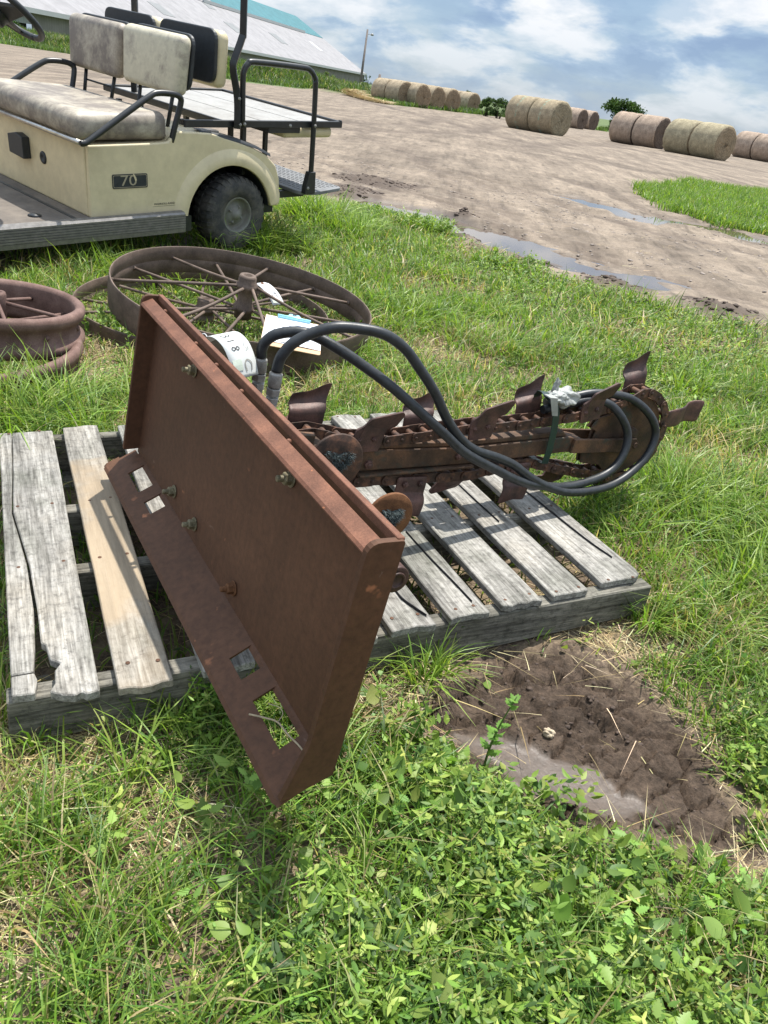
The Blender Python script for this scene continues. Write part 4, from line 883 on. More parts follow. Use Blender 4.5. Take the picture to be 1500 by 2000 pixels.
# swelling fender
fe = MB(); vs = []; NA = 24
for i in range(NA + 1):
    t_ = R(8) + (R(168) - R(8)) * i / NA
    for q, (rr, yy) in enumerate(((.328, HW + .016), (.350, HW + .022), (.385, HW + .014), (.43, HW - .004))):
        x = .06 + rr * math.cos(t_); z = .215 + rr * .975 * math.sin(t_); vs.append((max(x, -.352), yy, min(z, .64)))
fe.add(vs, [(i * 4 + j, i * 4 + j + 1, i * 4 + j + 5, i * 4 + j + 4) for i in range(NA) for j in range(3)], True); fe.build('fender_flare', M['cream'], bd)
inn = MB(); vs = []
for i in range(NA + 1):
    t_ = R(5) + (R(170) - R(5)) * i / NA
    for yy in (HW - .01, .20): vs.append((.06 + .325 * math.cos(t_), yy, .215 + .315 * math.sin(t_)))
inn.add(vs, [(i * 2, i * 2 + 1, i * 2 + 3, i * 2 + 2) for i in range(NA)], True); inn.box((-.25, .17, .1), (.40, .2, .6)); inn.build('wheel_well', M['blackplastic'], cart)
ts_ = MB(); P = [(.28, .535, .7275), (.14, .54, .712), (0, .54, .682), (-.14, .545, .644), (-.25, .545, .598)]
vs = []
for q in P: vs += [(q[0], q[1] - .05, q[2]), (q[0], q[1] + .028, q[2] - .006), (q[0], q[1] + .034, q[2] - .024)]
ts_.add(vs, [(3 * i + j, 3 * i + j + 1, 3 * i + j + 4, 3 * i + j + 3) for i in range(4) for j in range(2)], True); ts_.build('top_trim', M['blackplastic'], cart)
b = MB(); b.box((.13, .46, .716), (.25, .545, .7205)); b.box((.13, .541, .69), (.25, .546, .7205)); bolt(b, (.2, .547, .70), (0, 1, 0), .009, .004, .003); b.build('trim_bracket', M['alu'], cart, bevel=.003)
# floor and sill
fl_ = MB(); fl_.box((.985, -.60, .245), (2.1, .60, .286)); fl_.box((-.30, -.5, .25), (1.0, .17, .29)); fl_.build('floor', M['blackpaint'], cart)
fm_ = MB(); fm_.box((1.012, -.52, .287), (2.0, .595, .292)); o = fm_.build('floor_mat', M['mat'], cart); o2 = MB(); o2.box((1.45, .10, .2925), (2.0, .16, .297)); o2.lathe([(0, 0), (.032, 0), (.035, .006), (0, .010)], (1.27, .47, .292), (0, 0, 1), 16); o2.box((1.09, -.30, .2925), (1.11, .59, .2950)); o2.build('floor_trim', M['blackplastic'], cart)
sill = MB(); pr = [(.590, .296), (.622, .292), (.630, .282)]
z = .282
for k in range(6): pr += [(.634, z), (.634, z - .009), (.629, z - .010), (.629, z - .013)]; z -= .0135
pr += [(.632, z), (.630, .178), (.60, .172), (.59, .18)]
sill.prism(pr, .43, 2.1, lambda a, b, h: (h, a, b)); sill.build('ribbed_sill', M['alu'], cart)
sl_ = MB(); sl_.box((.36, .52, .17), (2.0, .59, .26)); sl_.box((-.4, -.35, .16), (2.0, -.28, .24)); sl_.box((-.5, .25, .16), (2.0, .33, .24)); sl_.build('chassis_rail', M['blackpaint'], cart)
# seat
cu = rbox((.47, -.555, .668), (1.045, .555, .805), .052, 5)
cu.v = [(x + (.012 if z > .7 else 0) * math.sin((z - .66) * 20), y, z + .028 * max(0, math.cos((y) * 2.4)) * (z > .74) + .010 * math.sin(y * 9 + x * 7) * (z > .74) - .012 * (z > .74) * (x < .55)) for x, y, z in cu.v]
cu.build('seat_cushion', M['vinyl'], cart)
MB().tube([(1.045, -.60, .672), (1.045, .60, .672)], .0125, 12).build('chrome_bar', M['chrome'], cart)
for s in (1, -1):
    P = [(1.045, .600 * s, .672), (1.03, .605 * s, .672), (.99, .605 * s, .69), (.80, .60 * s, .80), (.63, .595 * s, .895), (.57, .59 * s, .915), (.47, .59 * s, .912), (.425, .585 * s, .895), (.42, .58 * s, .86), (.455, .57 * s, .74), (.47, .56 * s, .665)]
    MB().tube(smoothcurve(P, 5), .0165, 12).build('armrest', M['blackpaint'], cart)
def backrest(x, y0, y1, z0, z1, mt, name, facing, lean):
    w = rbox((0, y0, z0), (.085, y1, z1), .038, 4); sg = facing
    w.v = [(x + sg * (a + .022 * max(0, math.cos((b - (y0 + y1) / 2) * 5)) * max(0, math.cos((c - (z0 + z1) / 2) * 8)) * (a > .04)) - lean * (c - z0), b, c) for a, b, c in w.v]
    ym, zm = (y0 + y1) / 2, (z0 + z1) / 2
    # taper the lower corners, as the cushions narrow towards the bottom
    w.v = [(a, ym + (b - ym) * (.93 + .07 * (c - z0) / (z1 - z0) - .05 * max(0, abs(c - zm) / (z1 - z0) * 2 - .7)), c - .02 * abs((b - ym) / (y1 - y0) * 2) ** 3) for a, b, c in w.v]
    c = w.build(name, mt, cart)
    sh = MB(); ol = roundpoly([(y0 + .012, z0 + .01), (y1 - .012, z0 + .01), (y1 - .004, z1 - .006), (y0 + .004, z1 - .006)], .07, 6)
    sh.prism(ol, -.018, .004, lambda a, b, h: (x + sg * h - lean * (b - z0), a, b)); sh.build('backrest_shell', M['blackplastic'], c, bevel=.006, bseg=2); return c
backrest(.335, -.665, -.065, .905, 1.195, M['vinyl'], 'backrest', 1, .10)
c2 = backrest(.335, -.045, .555, .905, 1.205, M['vinyl2'], 'backrest', 1, .10)
for (y0, y1) in ((-.60, -.035), (.015, .575)): backrest(.165, y0, y1, .955, 1.245, M['cream'], 'rear_backrest', -1, .02)
s = MB()
stn = MB()
for (yy, zz) in ((.12, 1.145), (.20, 1.145), (.29, 1.14), (.12, 1.04), (.17, 1.04), (.23, 1.04), (.36, 1.03)): stn.lathe([(0, .0), (.011, .0), (.0, .002)], (.4385 - .10 * (zz - .905), yy, zz), (1, 0, -.1), 9, False)
stn.v = [(x, y, z + (z - 1.09) * .0) for x, y, z in stn.v]
for (y0, y1) in ((-.66, -.07), (-.04, .55)):
    for q in (.2, .78):
        y = y0 + (y1 - y0) * q; m_ = MB(); m_.tube([(.345, y, .95), (.40, y + (.02 if q < .5 else -.01), .70)], .0115, 8); m_.build('backrest_post', M['blackpaint'], cart)
m_ = MB(); m_.tube([(.37, -.55, .83), (.37, -.20, .83)], .006, 6); m_.build('backrest_wire', M['blackpaint'], cart)
# rear deck
dk_ = MB()
for (a, b) in (((-.89, .515, .735), (.36, .535, .775)), ((-.89, -.80, .735), (.10, -.78, .775)), ((-.91, -.80, .735), (-.885, .535, .775)), ((.08, -.80, .735), (.10, .515, .775))): dk_.box(a, b)
dk_.box((-.905, .515, .775), (-.885, .535, .782)); dfr = dk_.build('deck_frame', M['blackpaint'], cart, bevel=.003, bseg=1)
xs_ = [-.875, -.58, -.26, .06]
for k in range(3):
    MB().box((xs_[k], -.77, .748), (xs_[k + 1] - .012, .505, .762)).build('deck_panel', M['deck'], cart, bevel=.004, bseg=1)
rbox((-.86, -.40, .665), (-.42, .50, .733), .028, 3).build('flip_cushion', M['cream'], cart)
MB().prism(roundpoly([(-.62, .3), (-.28, .3), (-.28, .512), (-.55, .512)], .01), .70, .734, flat).build('cushion_plate', M['blackpaint'], cart)
for (x, y) in ((.22, -.40), (.22, .30), (.05, -.42), (.05, .10), (-.12, .46), (-.30, .10)): MB().box((x - .014, y - .014, .60 if x > 0 else .45), (x + .014, y + .014, .742)).build('deck_support', M['blackpaint'], cart)
MB().box((-.385, .36, .30), (-.36, .385, .735)).build('deck_support', M['blackpaint'], cart)
# roof posts and grab handle
def bar(P, name, w=.017, par=cart, n=4):
    return MB().tube(smoothcurve(P, n), w, 4 if name == 'roof_post' else 12).build(name, M['blackpaint'], par)
for s in (1, -1):
    P = [(.005, .56 * s, .735), (.01, .56 * s, .90), (.045, .56 * s, 1.05), (.035, .56 * s, 1.10), (-.015, .56 * s, 1.21), (-.022, .56 * s, 1.27), (-.022, .56 * s, 1.75)]
    MB().tube(smoothcurve(P, 4), .026, 4).build('roof_post', M['blackpaint'], cart, bevel=.004)
P = [(-.035, .558, .745), (-.03, .558, .98), (-.035, .558, 1.04), (-.065, .558, 1.08), (-.12, .558, 1.092), (-.48, .558, 1.082), (-.555, .558, 1.07), (-.60, .558, 1.03), (-.615, .558, .96), (-.63, .556, .48), (-.62, .553, .37)]
hp = MB().tube(smoothcurve(P, 5), .0175, 12).build('grab_handle', M['blackpaint'], cart)
bb = MB()
for (x, z) in ((0, .76), (-.035, .762), (-.40, .755), (-.615, .755), (.01, .90), (-.59, .37)): bolt(bb, (x, .578, z), (0, 1, 0), .010, .006, .004)
tag(bb.build('frame_bolts', M['zinc'], cart))
MB().prism([(-.66, .33), (-.57, .33), (-.575, .38), (-.60, .47), (-.655, .47)], .535, .580, xz).build('handle_foot', M['blackpaint'], cart, bevel=.004)
fp = MB(); fp.prism(roundpoly([(-1.02, -.42), (-.56, -.42), (-.56, .53), (-.70, .565), (-1.0, .50)], .05, 5), .315, .338, flat); M['stepgrey'] = plain('worn_grey_step', (.16, .165, .17), .6, 0, .25, 14, .15); fp.build('foot_plate', M['stepgrey'], cart, bevel=.004)
gr_ = MB()
for i in range(18):
    for j in range(10): gr_.box((-.98 + j * .04, -.38 + i * .048, .3385), (-.975 + j * .04, -.345 + i * .048, .3400))
tag(gr_.build('tread_pattern', M['blackpaint'], cart), kind='stuff')
sb = MB(); sb.box((-.72, -.35, .27), (-.30, -.30, .315)); sb.box((-.72, .35, .27), (-.30, .40, .315)); sb.build('plate_support', M['blackpaint'], cart)
# fittings on the seat box front and the side
MB().prism(roundpoly([(-.235, .470), (-.235, .570), (-.135, .592), (-.06, .578), (-.06, .462)], .008), 1.004, 1.05, lambda a, b, h: (h, a, b)).build('control_box', M['blackplastic'], cart, bevel=.004)
MB().lathe([(0, .004), (.012, .004), (.014, .008), (.030, .008), (.034, .004), (.034, 0)], (1.0035, .09, .500), (1, 0, 0), 24).build('key_switch', M['blackplastic'], cart)
bdg = MB(); bdg.prism(roundpoly([(.645, .432), (.865, .432), (.865, .507), (.645, .507)], .010), HW + .0005, HW + .003, xz); bg_o = bdg.build('number_badge', M['blackplastic'], cart)
fr_ = MB(); o1 = roundpoly([(.650, .437), (.860, .437), (.860, .502), (.650, .502)], .008); o2_ = roundpoly([(.6525, .4395), (.8575, .4395), (.8575, .4995), (.6525, .4995)], .007); n_ = len(o1)
fr_.add([(a, HW + .0034, b) for a, b in o1 + o2_], [(i, (i + 1) % n_, n_ + (i + 1) % n_, n_ + i) for i in range(n_)]); fr_.build('badge_border', M['gold'], bg_o)
text('70', .080, frame((.765, HW + .0034, .4705), (-1, 0, 0), (0, 0, 1)), M['gold'], 'badge_number', bg_o, .0006, xs=1.35)
tr_ = MB(); tr_.add([(.730, HW + .0046, .507), (.738, HW + .0046, .507), (.724, HW + .0046, .468), (.714, HW + .0046, .474), (.720, HW + .0046, .49)], [(0, 1, 2, 3, 4)]); tr_.build('torn_patch', M['cream'], bg_o)
text('INGERSOLL-RAND', .0155, frame((.535, HW + .0008, .336), (-1, 0, 0), (0, 0, 1)), M['ink'], 'side_lettering', cart, .0004, xs=1.1)
MB().box((.455, HW + .0004, .3225), (.615, HW + .0009, .3238)).build('lettering_line', M['ink'], cart)
def wheel(x, y, s, name='rear_wheel', r=.228, w=.20):
    root = bpy.data.objects.new(name, None); COL.objects.link(root); root.parent = cart; root.location = (x, y, r)
    h = w / 2; pr = [(.108, h - .018), (.118, h - .006), (.150, h + .004), (.185, h + .002), (.207, h - .010), (.219, h - .026), (r - .002, h - .045), (r, 0), (r - .002, -h + .045), (.219, -h + .026), (.19, -h), (.118, -h + .006), (.108, -h + .018)]
    T = MB(); T.lathe(pr, (0, 0, 0), (0, s, 0), 56)
    for k in range(30):
        a = 2 * math.pi * k / 30
        for sd in (1, -1):
            o_ = a + (.1 if sd < 0 else 0); q = []
            for (da, hh, rr) in ((-.06, .012, r + .006), (.05, .012, r + .006), (.075, h - .03, r + .002), (-.035, h - .03, r + .002), (-.02, h - .006, r - .022), (.06, h - .006, r - .022)):
                q.append((math.cos(o_ + da) * rr, sd * hh * 1.0, math.sin(o_ + da) * rr))
            q2 = [(p_[0] * .955, p_[1], p_[2] * .955) for p_ in q]
            T.add(q + q2, [(0, 1, 2, 3), (3, 2, 5, 4), (0, 3, 9, 6), (1, 0, 6, 7), (2, 1, 7, 8), (3, 4, 10, 9), (5, 2, 8, 11), (4, 5, 11, 10)])
    T.build('tyre', M['tyre'], root)
    Rm = MB(); Rm.lathe([(.112, h - .016), (.104, h - .012), (.100, h - .022), (.098, h - .05), (.086, h - .062), (.060, h - .052), (.048, h - .035), (.030, h - .032), (.028, h - .016), (0, h - .014)], (0, 0, 0), (0, s, 0), 36)
    for k in range(4): a = k * math.pi / 2 + .5; bolt(Rm, (math.cos(a) * .05, s * (h - .042), math.sin(a) * .05), (0, s, 0), .009, .010, .003)
    Rm.build('rim', M['rimgrey'], root); return root
wheel(-.012, .478, 1); wheel(-.012, -.478, -1); wheel(1.72 + .75, .47, 1, 'front_wheel'); wheel(1.72 + .75, -.47, -1, 'front_wheel')
# front cowl, dash and steering
cw_ = MB(); cw_.prism([(2.1, .25), (2.1, .95), (2.35, .93), (2.85, .55), (2.88, .30), (2.72, .27), (2.68, .40), (2.47, .48), (2.26, .40), (2.2, .25)], -.55, .55, xz); cw_.build('front_cowl', M['cream'], cart, bevel=.02, bseg=2)
stc = Vector((1.27, .36, 1.235)); sax = Vector((-.62, -.02, .78)).normalized(); e1 = sax.cross(Vector((0, 1, 0))).normalized(); e2 = sax.cross(e1)
sw = MB().tube([stc + (e1 * math.cos(a) + e2 * math.sin(a)) * .205 for a in np.linspace(0, 2 * math.pi, 49)], .0155, 12).build('steering_wheel', M['blackplastic'], cart)
sp_ = MB()
for a in (.6, 2.6, 4.75):
    d = e1 * math.cos(a) + e2 * math.sin(a); q = e1 * -math.sin(a) + e2 * math.cos(a); c0 = stc - sax * .03
    sp_.add([c0 + q * .060 + d * .02, c0 - q * .060 + d * .02, stc + d * .198 - q * .030, stc + d * .198 + q * .030, c0 + q * .060 + d * .02 - sax * .014, c0 - q * .045 + d * .02 - sax * .014, stc + d * .198 - q * .022 - sax * .012, stc + d * .198 + q * .022 - sax * .012], [(0, 1, 2, 3), (7, 6, 5, 4), (0, 4, 5, 1), (1, 5, 6, 2), (2, 6, 7, 3), (3, 7, 4, 0)])
sp_.lathe([(0, .02), (.05, .012), (.065, -.02), (.055, -.06), (0, -.06)], stc - sax * .02, sax, 24); sp_.build('steering_hub', M['blackplastic'], sw)
MB().tube([stc - sax * .05, Vector((2.25, .30, .36))], .022, 12).build('steering_column', M['blackpaint'], cart)

# ------------------------------------------------------------------ hay bales
def baleview(cx, cy, hh, D, asp):
    dd = (fw * 1500 + rt * (cx - 750) - up * (cy - 1000)); t = D / (2 * hh); P = Vector((0, 0, CAM_H)) + dd * t
    v = Vector((dd.x, dd.y, 0)).normalized(); r = Vector((v.y, -v.x, 0)); th = math.acos(asp); return P, (-v * math.cos(th) + r * math.sin(th)).normalized()
def bale_mat(name, c0, c1, endc, band=None):
    m, t, p = mat(name); c = N(t, 'ShaderNodeTexCoord'); sx = N(t, 'ShaderNodeSeparateXYZ'); t.links.new(c.outputs['Object'], sx.inputs[0])
    f = noise(t, 26, 6, .75, objv(t, (1.6, 1, 1))); b = noise(t, 3.5, 4, .6, objv(t)); w = noise(t, 1, 4, .7, objv(t, (30, 3, 3)))
    ra = ramp(t, [(.34, c0), (.62, c1)]); t.links.new(f.outputs[0], ra.inputs[0]); rb = ramp(t, [(.3, g(.75)), (.7, g(1.2))]); t.links.new(b.outputs[0], rb.inputs[0]); rw = ramp(t, [(.35, g(.85)), (.6, g(1.08))]); t.links.new(w.outputs[0], rw.inputs[0])
    side = mix(t, 1.0, mix(t, 1.0, ra.outputs[0], rb.outputs[0], 'MULTIPLY'), rw.outputs[0], 'MULTIPLY')
    if band:
        bd = N(t, 'ShaderNodeMapRange'); bd.inputs[1].default_value = .10; bd.inputs[2].default_value = .0; ab = N(t, 'ShaderNodeMath', operation='ABSOLUTE'); t.links.new(sx.outputs[0], ab.inputs[0]); t.links.new(ab.outputs[0], bd.inputs[0])
        q = noise(t, 5, 3, .6, objv(t)); rq = ramp(t, [(.45, g(0)), (.6, g(.55))]); t.links.new(q.outputs[0], rq.inputs[0]); mm = N(t, 'ShaderNodeMath', operation='MULTIPLY'); t.links.new(bd.outputs[0], mm.inputs[0]); t.links.new(rq.outputs[0], mm.inputs[1]); side = mix(t, mm.outputs[0], side, band)
    # spiral layers on the flat ends; their shade is painted in as a darker colour
    cy_ = N(t, 'ShaderNodeCombineXYZ'); t.links.new(sx.outputs[1], cy_.inputs[0]); t.links.new(sx.outputs[2], cy_.inputs[1]); ln = N(t, 'ShaderNodeVectorMath', operation='LENGTH'); t.links.new(cy_.outputs[0], ln.inputs[0])
    wv = N(t, 'ShaderNodeTexWave', wave_type='RINGS', rings_direction='SPHERICAL'); wv.inputs['Scale'].default_value = 2.3; wv.inputs['Distortion'].default_value = 9; wv.inputs['Detail'].default_value = 6; wv.inputs['Detail Scale'].default_value = 2; t.links.new(cy_.outputs[0], wv.inputs['Vector'])
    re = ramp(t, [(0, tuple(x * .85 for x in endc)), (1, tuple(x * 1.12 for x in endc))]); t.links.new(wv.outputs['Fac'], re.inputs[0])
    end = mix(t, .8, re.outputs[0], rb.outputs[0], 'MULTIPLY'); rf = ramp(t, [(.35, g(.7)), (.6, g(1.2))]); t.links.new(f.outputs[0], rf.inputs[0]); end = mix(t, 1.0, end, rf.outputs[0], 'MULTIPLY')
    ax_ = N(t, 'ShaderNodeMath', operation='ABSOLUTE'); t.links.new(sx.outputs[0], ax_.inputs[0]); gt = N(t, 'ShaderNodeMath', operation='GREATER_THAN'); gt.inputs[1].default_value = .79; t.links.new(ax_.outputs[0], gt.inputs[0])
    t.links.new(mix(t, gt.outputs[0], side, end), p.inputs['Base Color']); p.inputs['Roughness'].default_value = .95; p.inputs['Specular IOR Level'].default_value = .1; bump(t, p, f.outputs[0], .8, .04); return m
BM = {'tan': bale_mat('pale_hay', (.22, .175, .12), (.46, .38, .27), (.24, .18, .12)), 'green': bale_mat('green_hay', (.21, .175, .115), (.45, .395, .27), (.28, .22, .145)),
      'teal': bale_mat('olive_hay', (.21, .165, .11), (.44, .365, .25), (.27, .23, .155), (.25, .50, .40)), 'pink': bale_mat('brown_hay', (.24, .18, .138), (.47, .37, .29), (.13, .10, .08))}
bale_meshes = {}
def bale_mesh(k, seed):
    key = (k, seed % 3)
    if key in bale_meshes: return bale_meshes[key]
    rn = np.random.default_rng(seed % 3 + 50); ns = 56; prof = [(0, .82), (.25, .83), (.55, .835), (.80, .825), (.93, .795), (.985, .74), (1.0, .6), (1.0, .3), (1.0, 0), (1.0, -.3), (1.0, -.6), (.985, -.74), (.93, -.795), (.80, -.825), (.55, -.835), (.25, -.83), (0, -.82)]
    V = []
    for (r, x) in prof:
        for i in range(ns):
            a = 2 * math.pi * i / ns; q = 1 + .012 * math.sin(2 * a + seed) + rn.normal() * .006 + .01 * math.sin(x * 9 + seed)
            y_, z_ = math.cos(a) * r * .9 * q, math.sin(a) * r * .9 * q
            if z_ < -.80: z_ = -.80 - (z_ + .80) * -.35
            V.append((x + (rn.normal() * .012 if abs(x) > .78 else 0), y_, z_))
    Fc = [(i * ns + k2, i * ns + (k2 + 1) % ns, (i + 1) * ns + (k2 + 1) % ns, (i + 1) * ns + k2) for i in range(len(prof) - 1) for k2 in range(ns)]
    # loose stalks standing off the surface
    for _ in range(900):
        a = rn.uniform(0, 6.283); x = rn.uniform(-.82, .82); end = rn.random() < .4
        if end: r = .9 * math.sqrt(rn.random()); c = Vector((.825, math.cos(a) * r, math.sin(a) * r)); nrm = Vector((1, 0, 0))
        else: c = Vector((x, math.cos(a) * .895, math.sin(a) * .895)); nrm = Vector((0, math.cos(a), math.sin(a)))
        d = (nrm * .35 + Vector(rn.normal(size=3)) * .6).normalized() * rn.uniform(.03, .11); w = Vector(rn.normal(size=3)).normalized() * .006
        if c.z < -.78: continue
        o = len(V); V += [tuple(c - w), tuple(c + w), tuple(c + d)]; Fc.append((o, o + 1, o + 2))
    me = bpy.data.meshes.new('hay_bale'); me.from_pydata(V, [], Fc); me.polygons.foreach_set('use_smooth', [True] * len(Fc)); me.materials.append(BM[k]); me.update(); bale_meshes[key] = me; return me
def put_bale(P, n, k, D, label, seed, Ls=1.0):
    o = bpy.data.objects.new('hay_bale', bale_mesh(k, seed)); COL.objects.link(o); s = D / 1.8
    y = Vector((-n.y, n.x, 0)); c = P - n * .82 * s * Ls
    o.matrix_world = Matrix(((n.x, y.x, 0, c.x), (n.y, y.y, 0, c.y), (0, 0, 1, c.z), (0, 0, 0, 1))) @ Matrix.Rotation(seed * 1.3 if False else 0, 4, 'X') @ Matrix.Diagonal((s * Ls, s, s, 1))
    o.location.z = .80 * s - .02
    tag(o, label, 'hay bale', 'round hay bales standing around the yard'); return o
def row(cx, cy, hh, asp, kinds, labels, D=1.8, Ls=1.0, seed=0):
    P, n = baleview(cx, cy, hh, D, asp)
    for i, (k, lb) in enumerate(zip(kinds, labels)): put_bale(P - n * (i * 1.67 * D / 1.8 * Ls), n, k, D, lb, seed + i, Ls)
row(794, 184, 22.5, .73, ['tan', 'tan'], ['round tan hay bale at the near front of the left cluster, showing its end', 'leftmost round hay bale of the left cluster, beside the grass bank'], seed=1)
row(828, 190, 22.5, .70, ['tan', 'tan'], ['second round hay bale end from the left in the left cluster', 'round hay bale peeping out behind the second end of the left cluster'], seed=3)
row(857, 195, 21.5, .68, ['tan'], ['round hay bale with loose straw hanging from its end, third in the left cluster'], seed=5)
row(886, 199, 21, .72, ['tan'], ['round hay bale, fourth end in the left cluster'], seed=6)
row(926, 208, 18.5, .68, ['tan', 'tan'], ['round hay bale at the right end of the left cluster, beside the hedge', 'round hay bale behind the right end one of the left cluster'], seed=7)
row(1098, 232, 32.5, .65, ['teal', 'teal'], ['large olive hay bale in the middle of the yard, end facing right', 'large olive hay bale with a teal stain, left of its touching neighbour'], Ls=1.06, seed=2)
row(1136, 246, 19, .55, ['pink'], ['small distant hay bale with dark end, left of the distant pair'], seed=1)
row(1158, 249.5, 17.5, .55, ['pink'], ['small distant hay bale with dark end, right of the distant pair'], seed=2)
row(1421, 273, 33.5, .60, ['green', 'green'], ['greenish hay bale with its spiral end showing, right of the four in line', 'greenish hay bale between the pinkish pair and the one showing its spiral end'], Ls=1.08, seed=4)
row(1297, 258, 30, .55, ['pink', 'pink'], ['pinkish brown hay bale with its dark shaded end beside the greenish ones', 'pinkish brown hay bale in front of the lone tree, leftmost of four in line'], Ls=1.0, seed=6)
row(1521, 299, 26, .60, ['pink', 'pink'], ['pale hay bale cut off by the right edge of the picture', 'pale hay bale just behind the greenish ones near the right edge'], Ls=1.0, seed=8)

# ------------------------------------------------------------------ barn
RE = Vector((-28.62, 305.44, 0)); BD = Vector((.14058968, .99006795, 0)); BC = Vector((-.99006795, .14058968, 0))
BMx = Matrix(((BD.x, BC.x, 0, RE.x), (BD.y, BC.y, 0, RE.y), (0, 0, 1, 0), (0, 0, 0, 1)))   # local x along (towards far end), y across
barn = empty('barn', mat=BMx, label='long low livestock barn with white metal roof and teal upper roof', cat='barn')
def metal_roof(name, c, v=.12):
    m, t, p = mat(name); v1 = noise(t, 1, 5, .65, objv(t, (.8, .05, .05))); v2 = noise(t, .5, 4, .6, objv(t)); wv = N(t, 'ShaderNodeTexWave', bands_direction='X'); wv.inputs['Scale'].default_value = .55; wv.inputs['Distortion'].default_value = .0
    t.links.new(objv(t), wv.inputs['Vector']); ra = ramp(t, [(.3, tuple(x * (1 - v) for x in c)), (.7, tuple(x * (1 + v * .6) for x in c))]); t.links.new(v1.outputs[0], ra.inputs[0]); rb = ramp(t, [(.35, g(.86)), (.6, g(1.04))]); t.links.new(v2.outputs[0], rb.inputs[0])
    rw = ramp(t, [(.0, g(.82)), (.2, g(1))]); t.links.new(wv.outputs['Fac'], rw.inputs[0]); t.links.new(mix(t, .8, mix(t, 1.0, ra.outputs[0], rb.outputs[0], 'MULTIPLY'), rw.outputs[0], 'MULTIPLY'), p.inputs['Base Color']); p.inputs['Roughness'].default_value = .75; p.inputs['Metallic'].default_value = 0; p.inputs['Specular IOR Level'].default_value = .25; return m
M['roofw'] = metal_roof('white_roof_metal', (.27, .263, .27)); M['rooft'] = metal_roof('teal_roof_metal', (.055, .165, .19)); M['wallb'] = metal_roof('barn_wall', (.20, .185, .175)); M['wallw'] = metal_roof('white_wall', (.27, .28, .29)); M['trimw'] = plain('white_trim', (.38, .39, .40), .6, 0, .05, .5, 0); M['skyl'] = plain('dull_skylight', (.16, .165, .165), .5, 0, .12, .3, 0); M['dark'] = plain('dark_interior', (.02, .02, .022), .9, 0, .2, 1, 0)
SL = .5226; FAR = -262
def roofz(c): return 4.0 + c * SL
mb = MB(); mb.prism([(-.2, roofz(-.2) - .25), (-.2, roofz(-.2)), (16.58, roofz(16.58)), (16.58, roofz(16.58) - .3)], FAR, 0, lambda a, b, h: (h, a, b)); mb.build('lower_roof', M['roofw'], barn)
mb = MB(); mb.prism([(16.40, roofz(16.4) + .12), (26.56, roofz(26.56) + .12), (36, roofz(17) + .12), (36, roofz(16) - .3), (26.56, roofz(26.3) - .3), (16.4, roofz(16.4) - .2)], -92, 0, lambda a, b, h: (h, a, b)); mb.build('upper_roof', M['rooft'], barn)
mb = MB(); mb.prism([(16.40, roofz(16.4) + .12), (26.56, roofz(26.56) + .12), (36, roofz(17) + .12), (36, roofz(16) - .3), (26.56, roofz(26.3) - .3), (16.4, roofz(16.4) - .2)], FAR, -92.02, lambda a, b, h: (h, a, b)); mb.build('upper_roof', M['roofw'], barn)['label'] = 'white end of the upper roof'
MB().box((-100, 16.0, roofz(16.2)), (-21.7, 16.42, roofz(16.4) + .55)).build('roof_flashing', M['trimw'], barn)
MB().box((FAR, -.32, 3.45), (.05, -.21, 4.02)).build('fascia', M['trimw'], barn)
MB().prism([(.4, 0), (.4, 4.0), (16.6, roofz(16.6) - .35), (26.56, roofz(26.3) - .35), (36, roofz(15.9)), (36, 0)], -.35, -.05, lambda a, b, h: (h, a, b)).build('gable_wall', M['wallw'], barn)
MB().box((-190, .6, 0), (-.4, .8, 3.9)).build('side_wall', M['wallb'], barn)
MB().box((FAR, .6, 2.15), (-190.1, .8, 3.9)).build('white_side_wall', M['wallw'], barn)
MB().box((FAR, 1.5, 0), (-190.1, 1.7, 2.2)).build('opening_shade_panel', M['dark'], barn)  # near-black panel, shade inside the barn put into its colour
for (a0, a1, c0, c1) in ((-71.5, -65.9, 6.6, 10.4), (-103.5, -98.0, 6.4, 9.8), (-101, -97, 14.2, 16.2), (-140, -135, 6.4, 9.8), (-175, -170, 6.4, 9.8)):
    z0, z1 = roofz(c0), roofz(c1); MB().prism([(c0, z0 + .02), (c1, z1 + .02), (c1, z1 + .06), (c0, z0 + .06)], a0, a1, lambda a, b, h: (h, a, b)).build('skylight', M['skyl'], barn)
z0, z1 = roofz(7.7), roofz(11.7); q = MB().prism([(7.7, z0 + .02), (11.7, z1 + .02), (11.7, z1 + .05), (7.7, z0 + .05)], -32, -28, lambda a, b, h: (h, a, b)).build('roof_patch', M['trimw'], barn)
gt_ = empty('livestock_gate', mat=BMx @ Matrix.Translation((-215, .2, 0)), label='tubular farm gate closing the dark opening of the barn wall', cat='gate')
for k in range(6):
    MB().box((-16, -.04, .35 + k * .30), (16, .04, .43 + k * .30)).build('rail', M['wallb'], gt_)
for k in range(7): MB().box((-16 + k * 5.3, -.07, 0), (-15.85 + k * 5.3, .07, 2.1)).build('upright', M['wallb'], gt_)
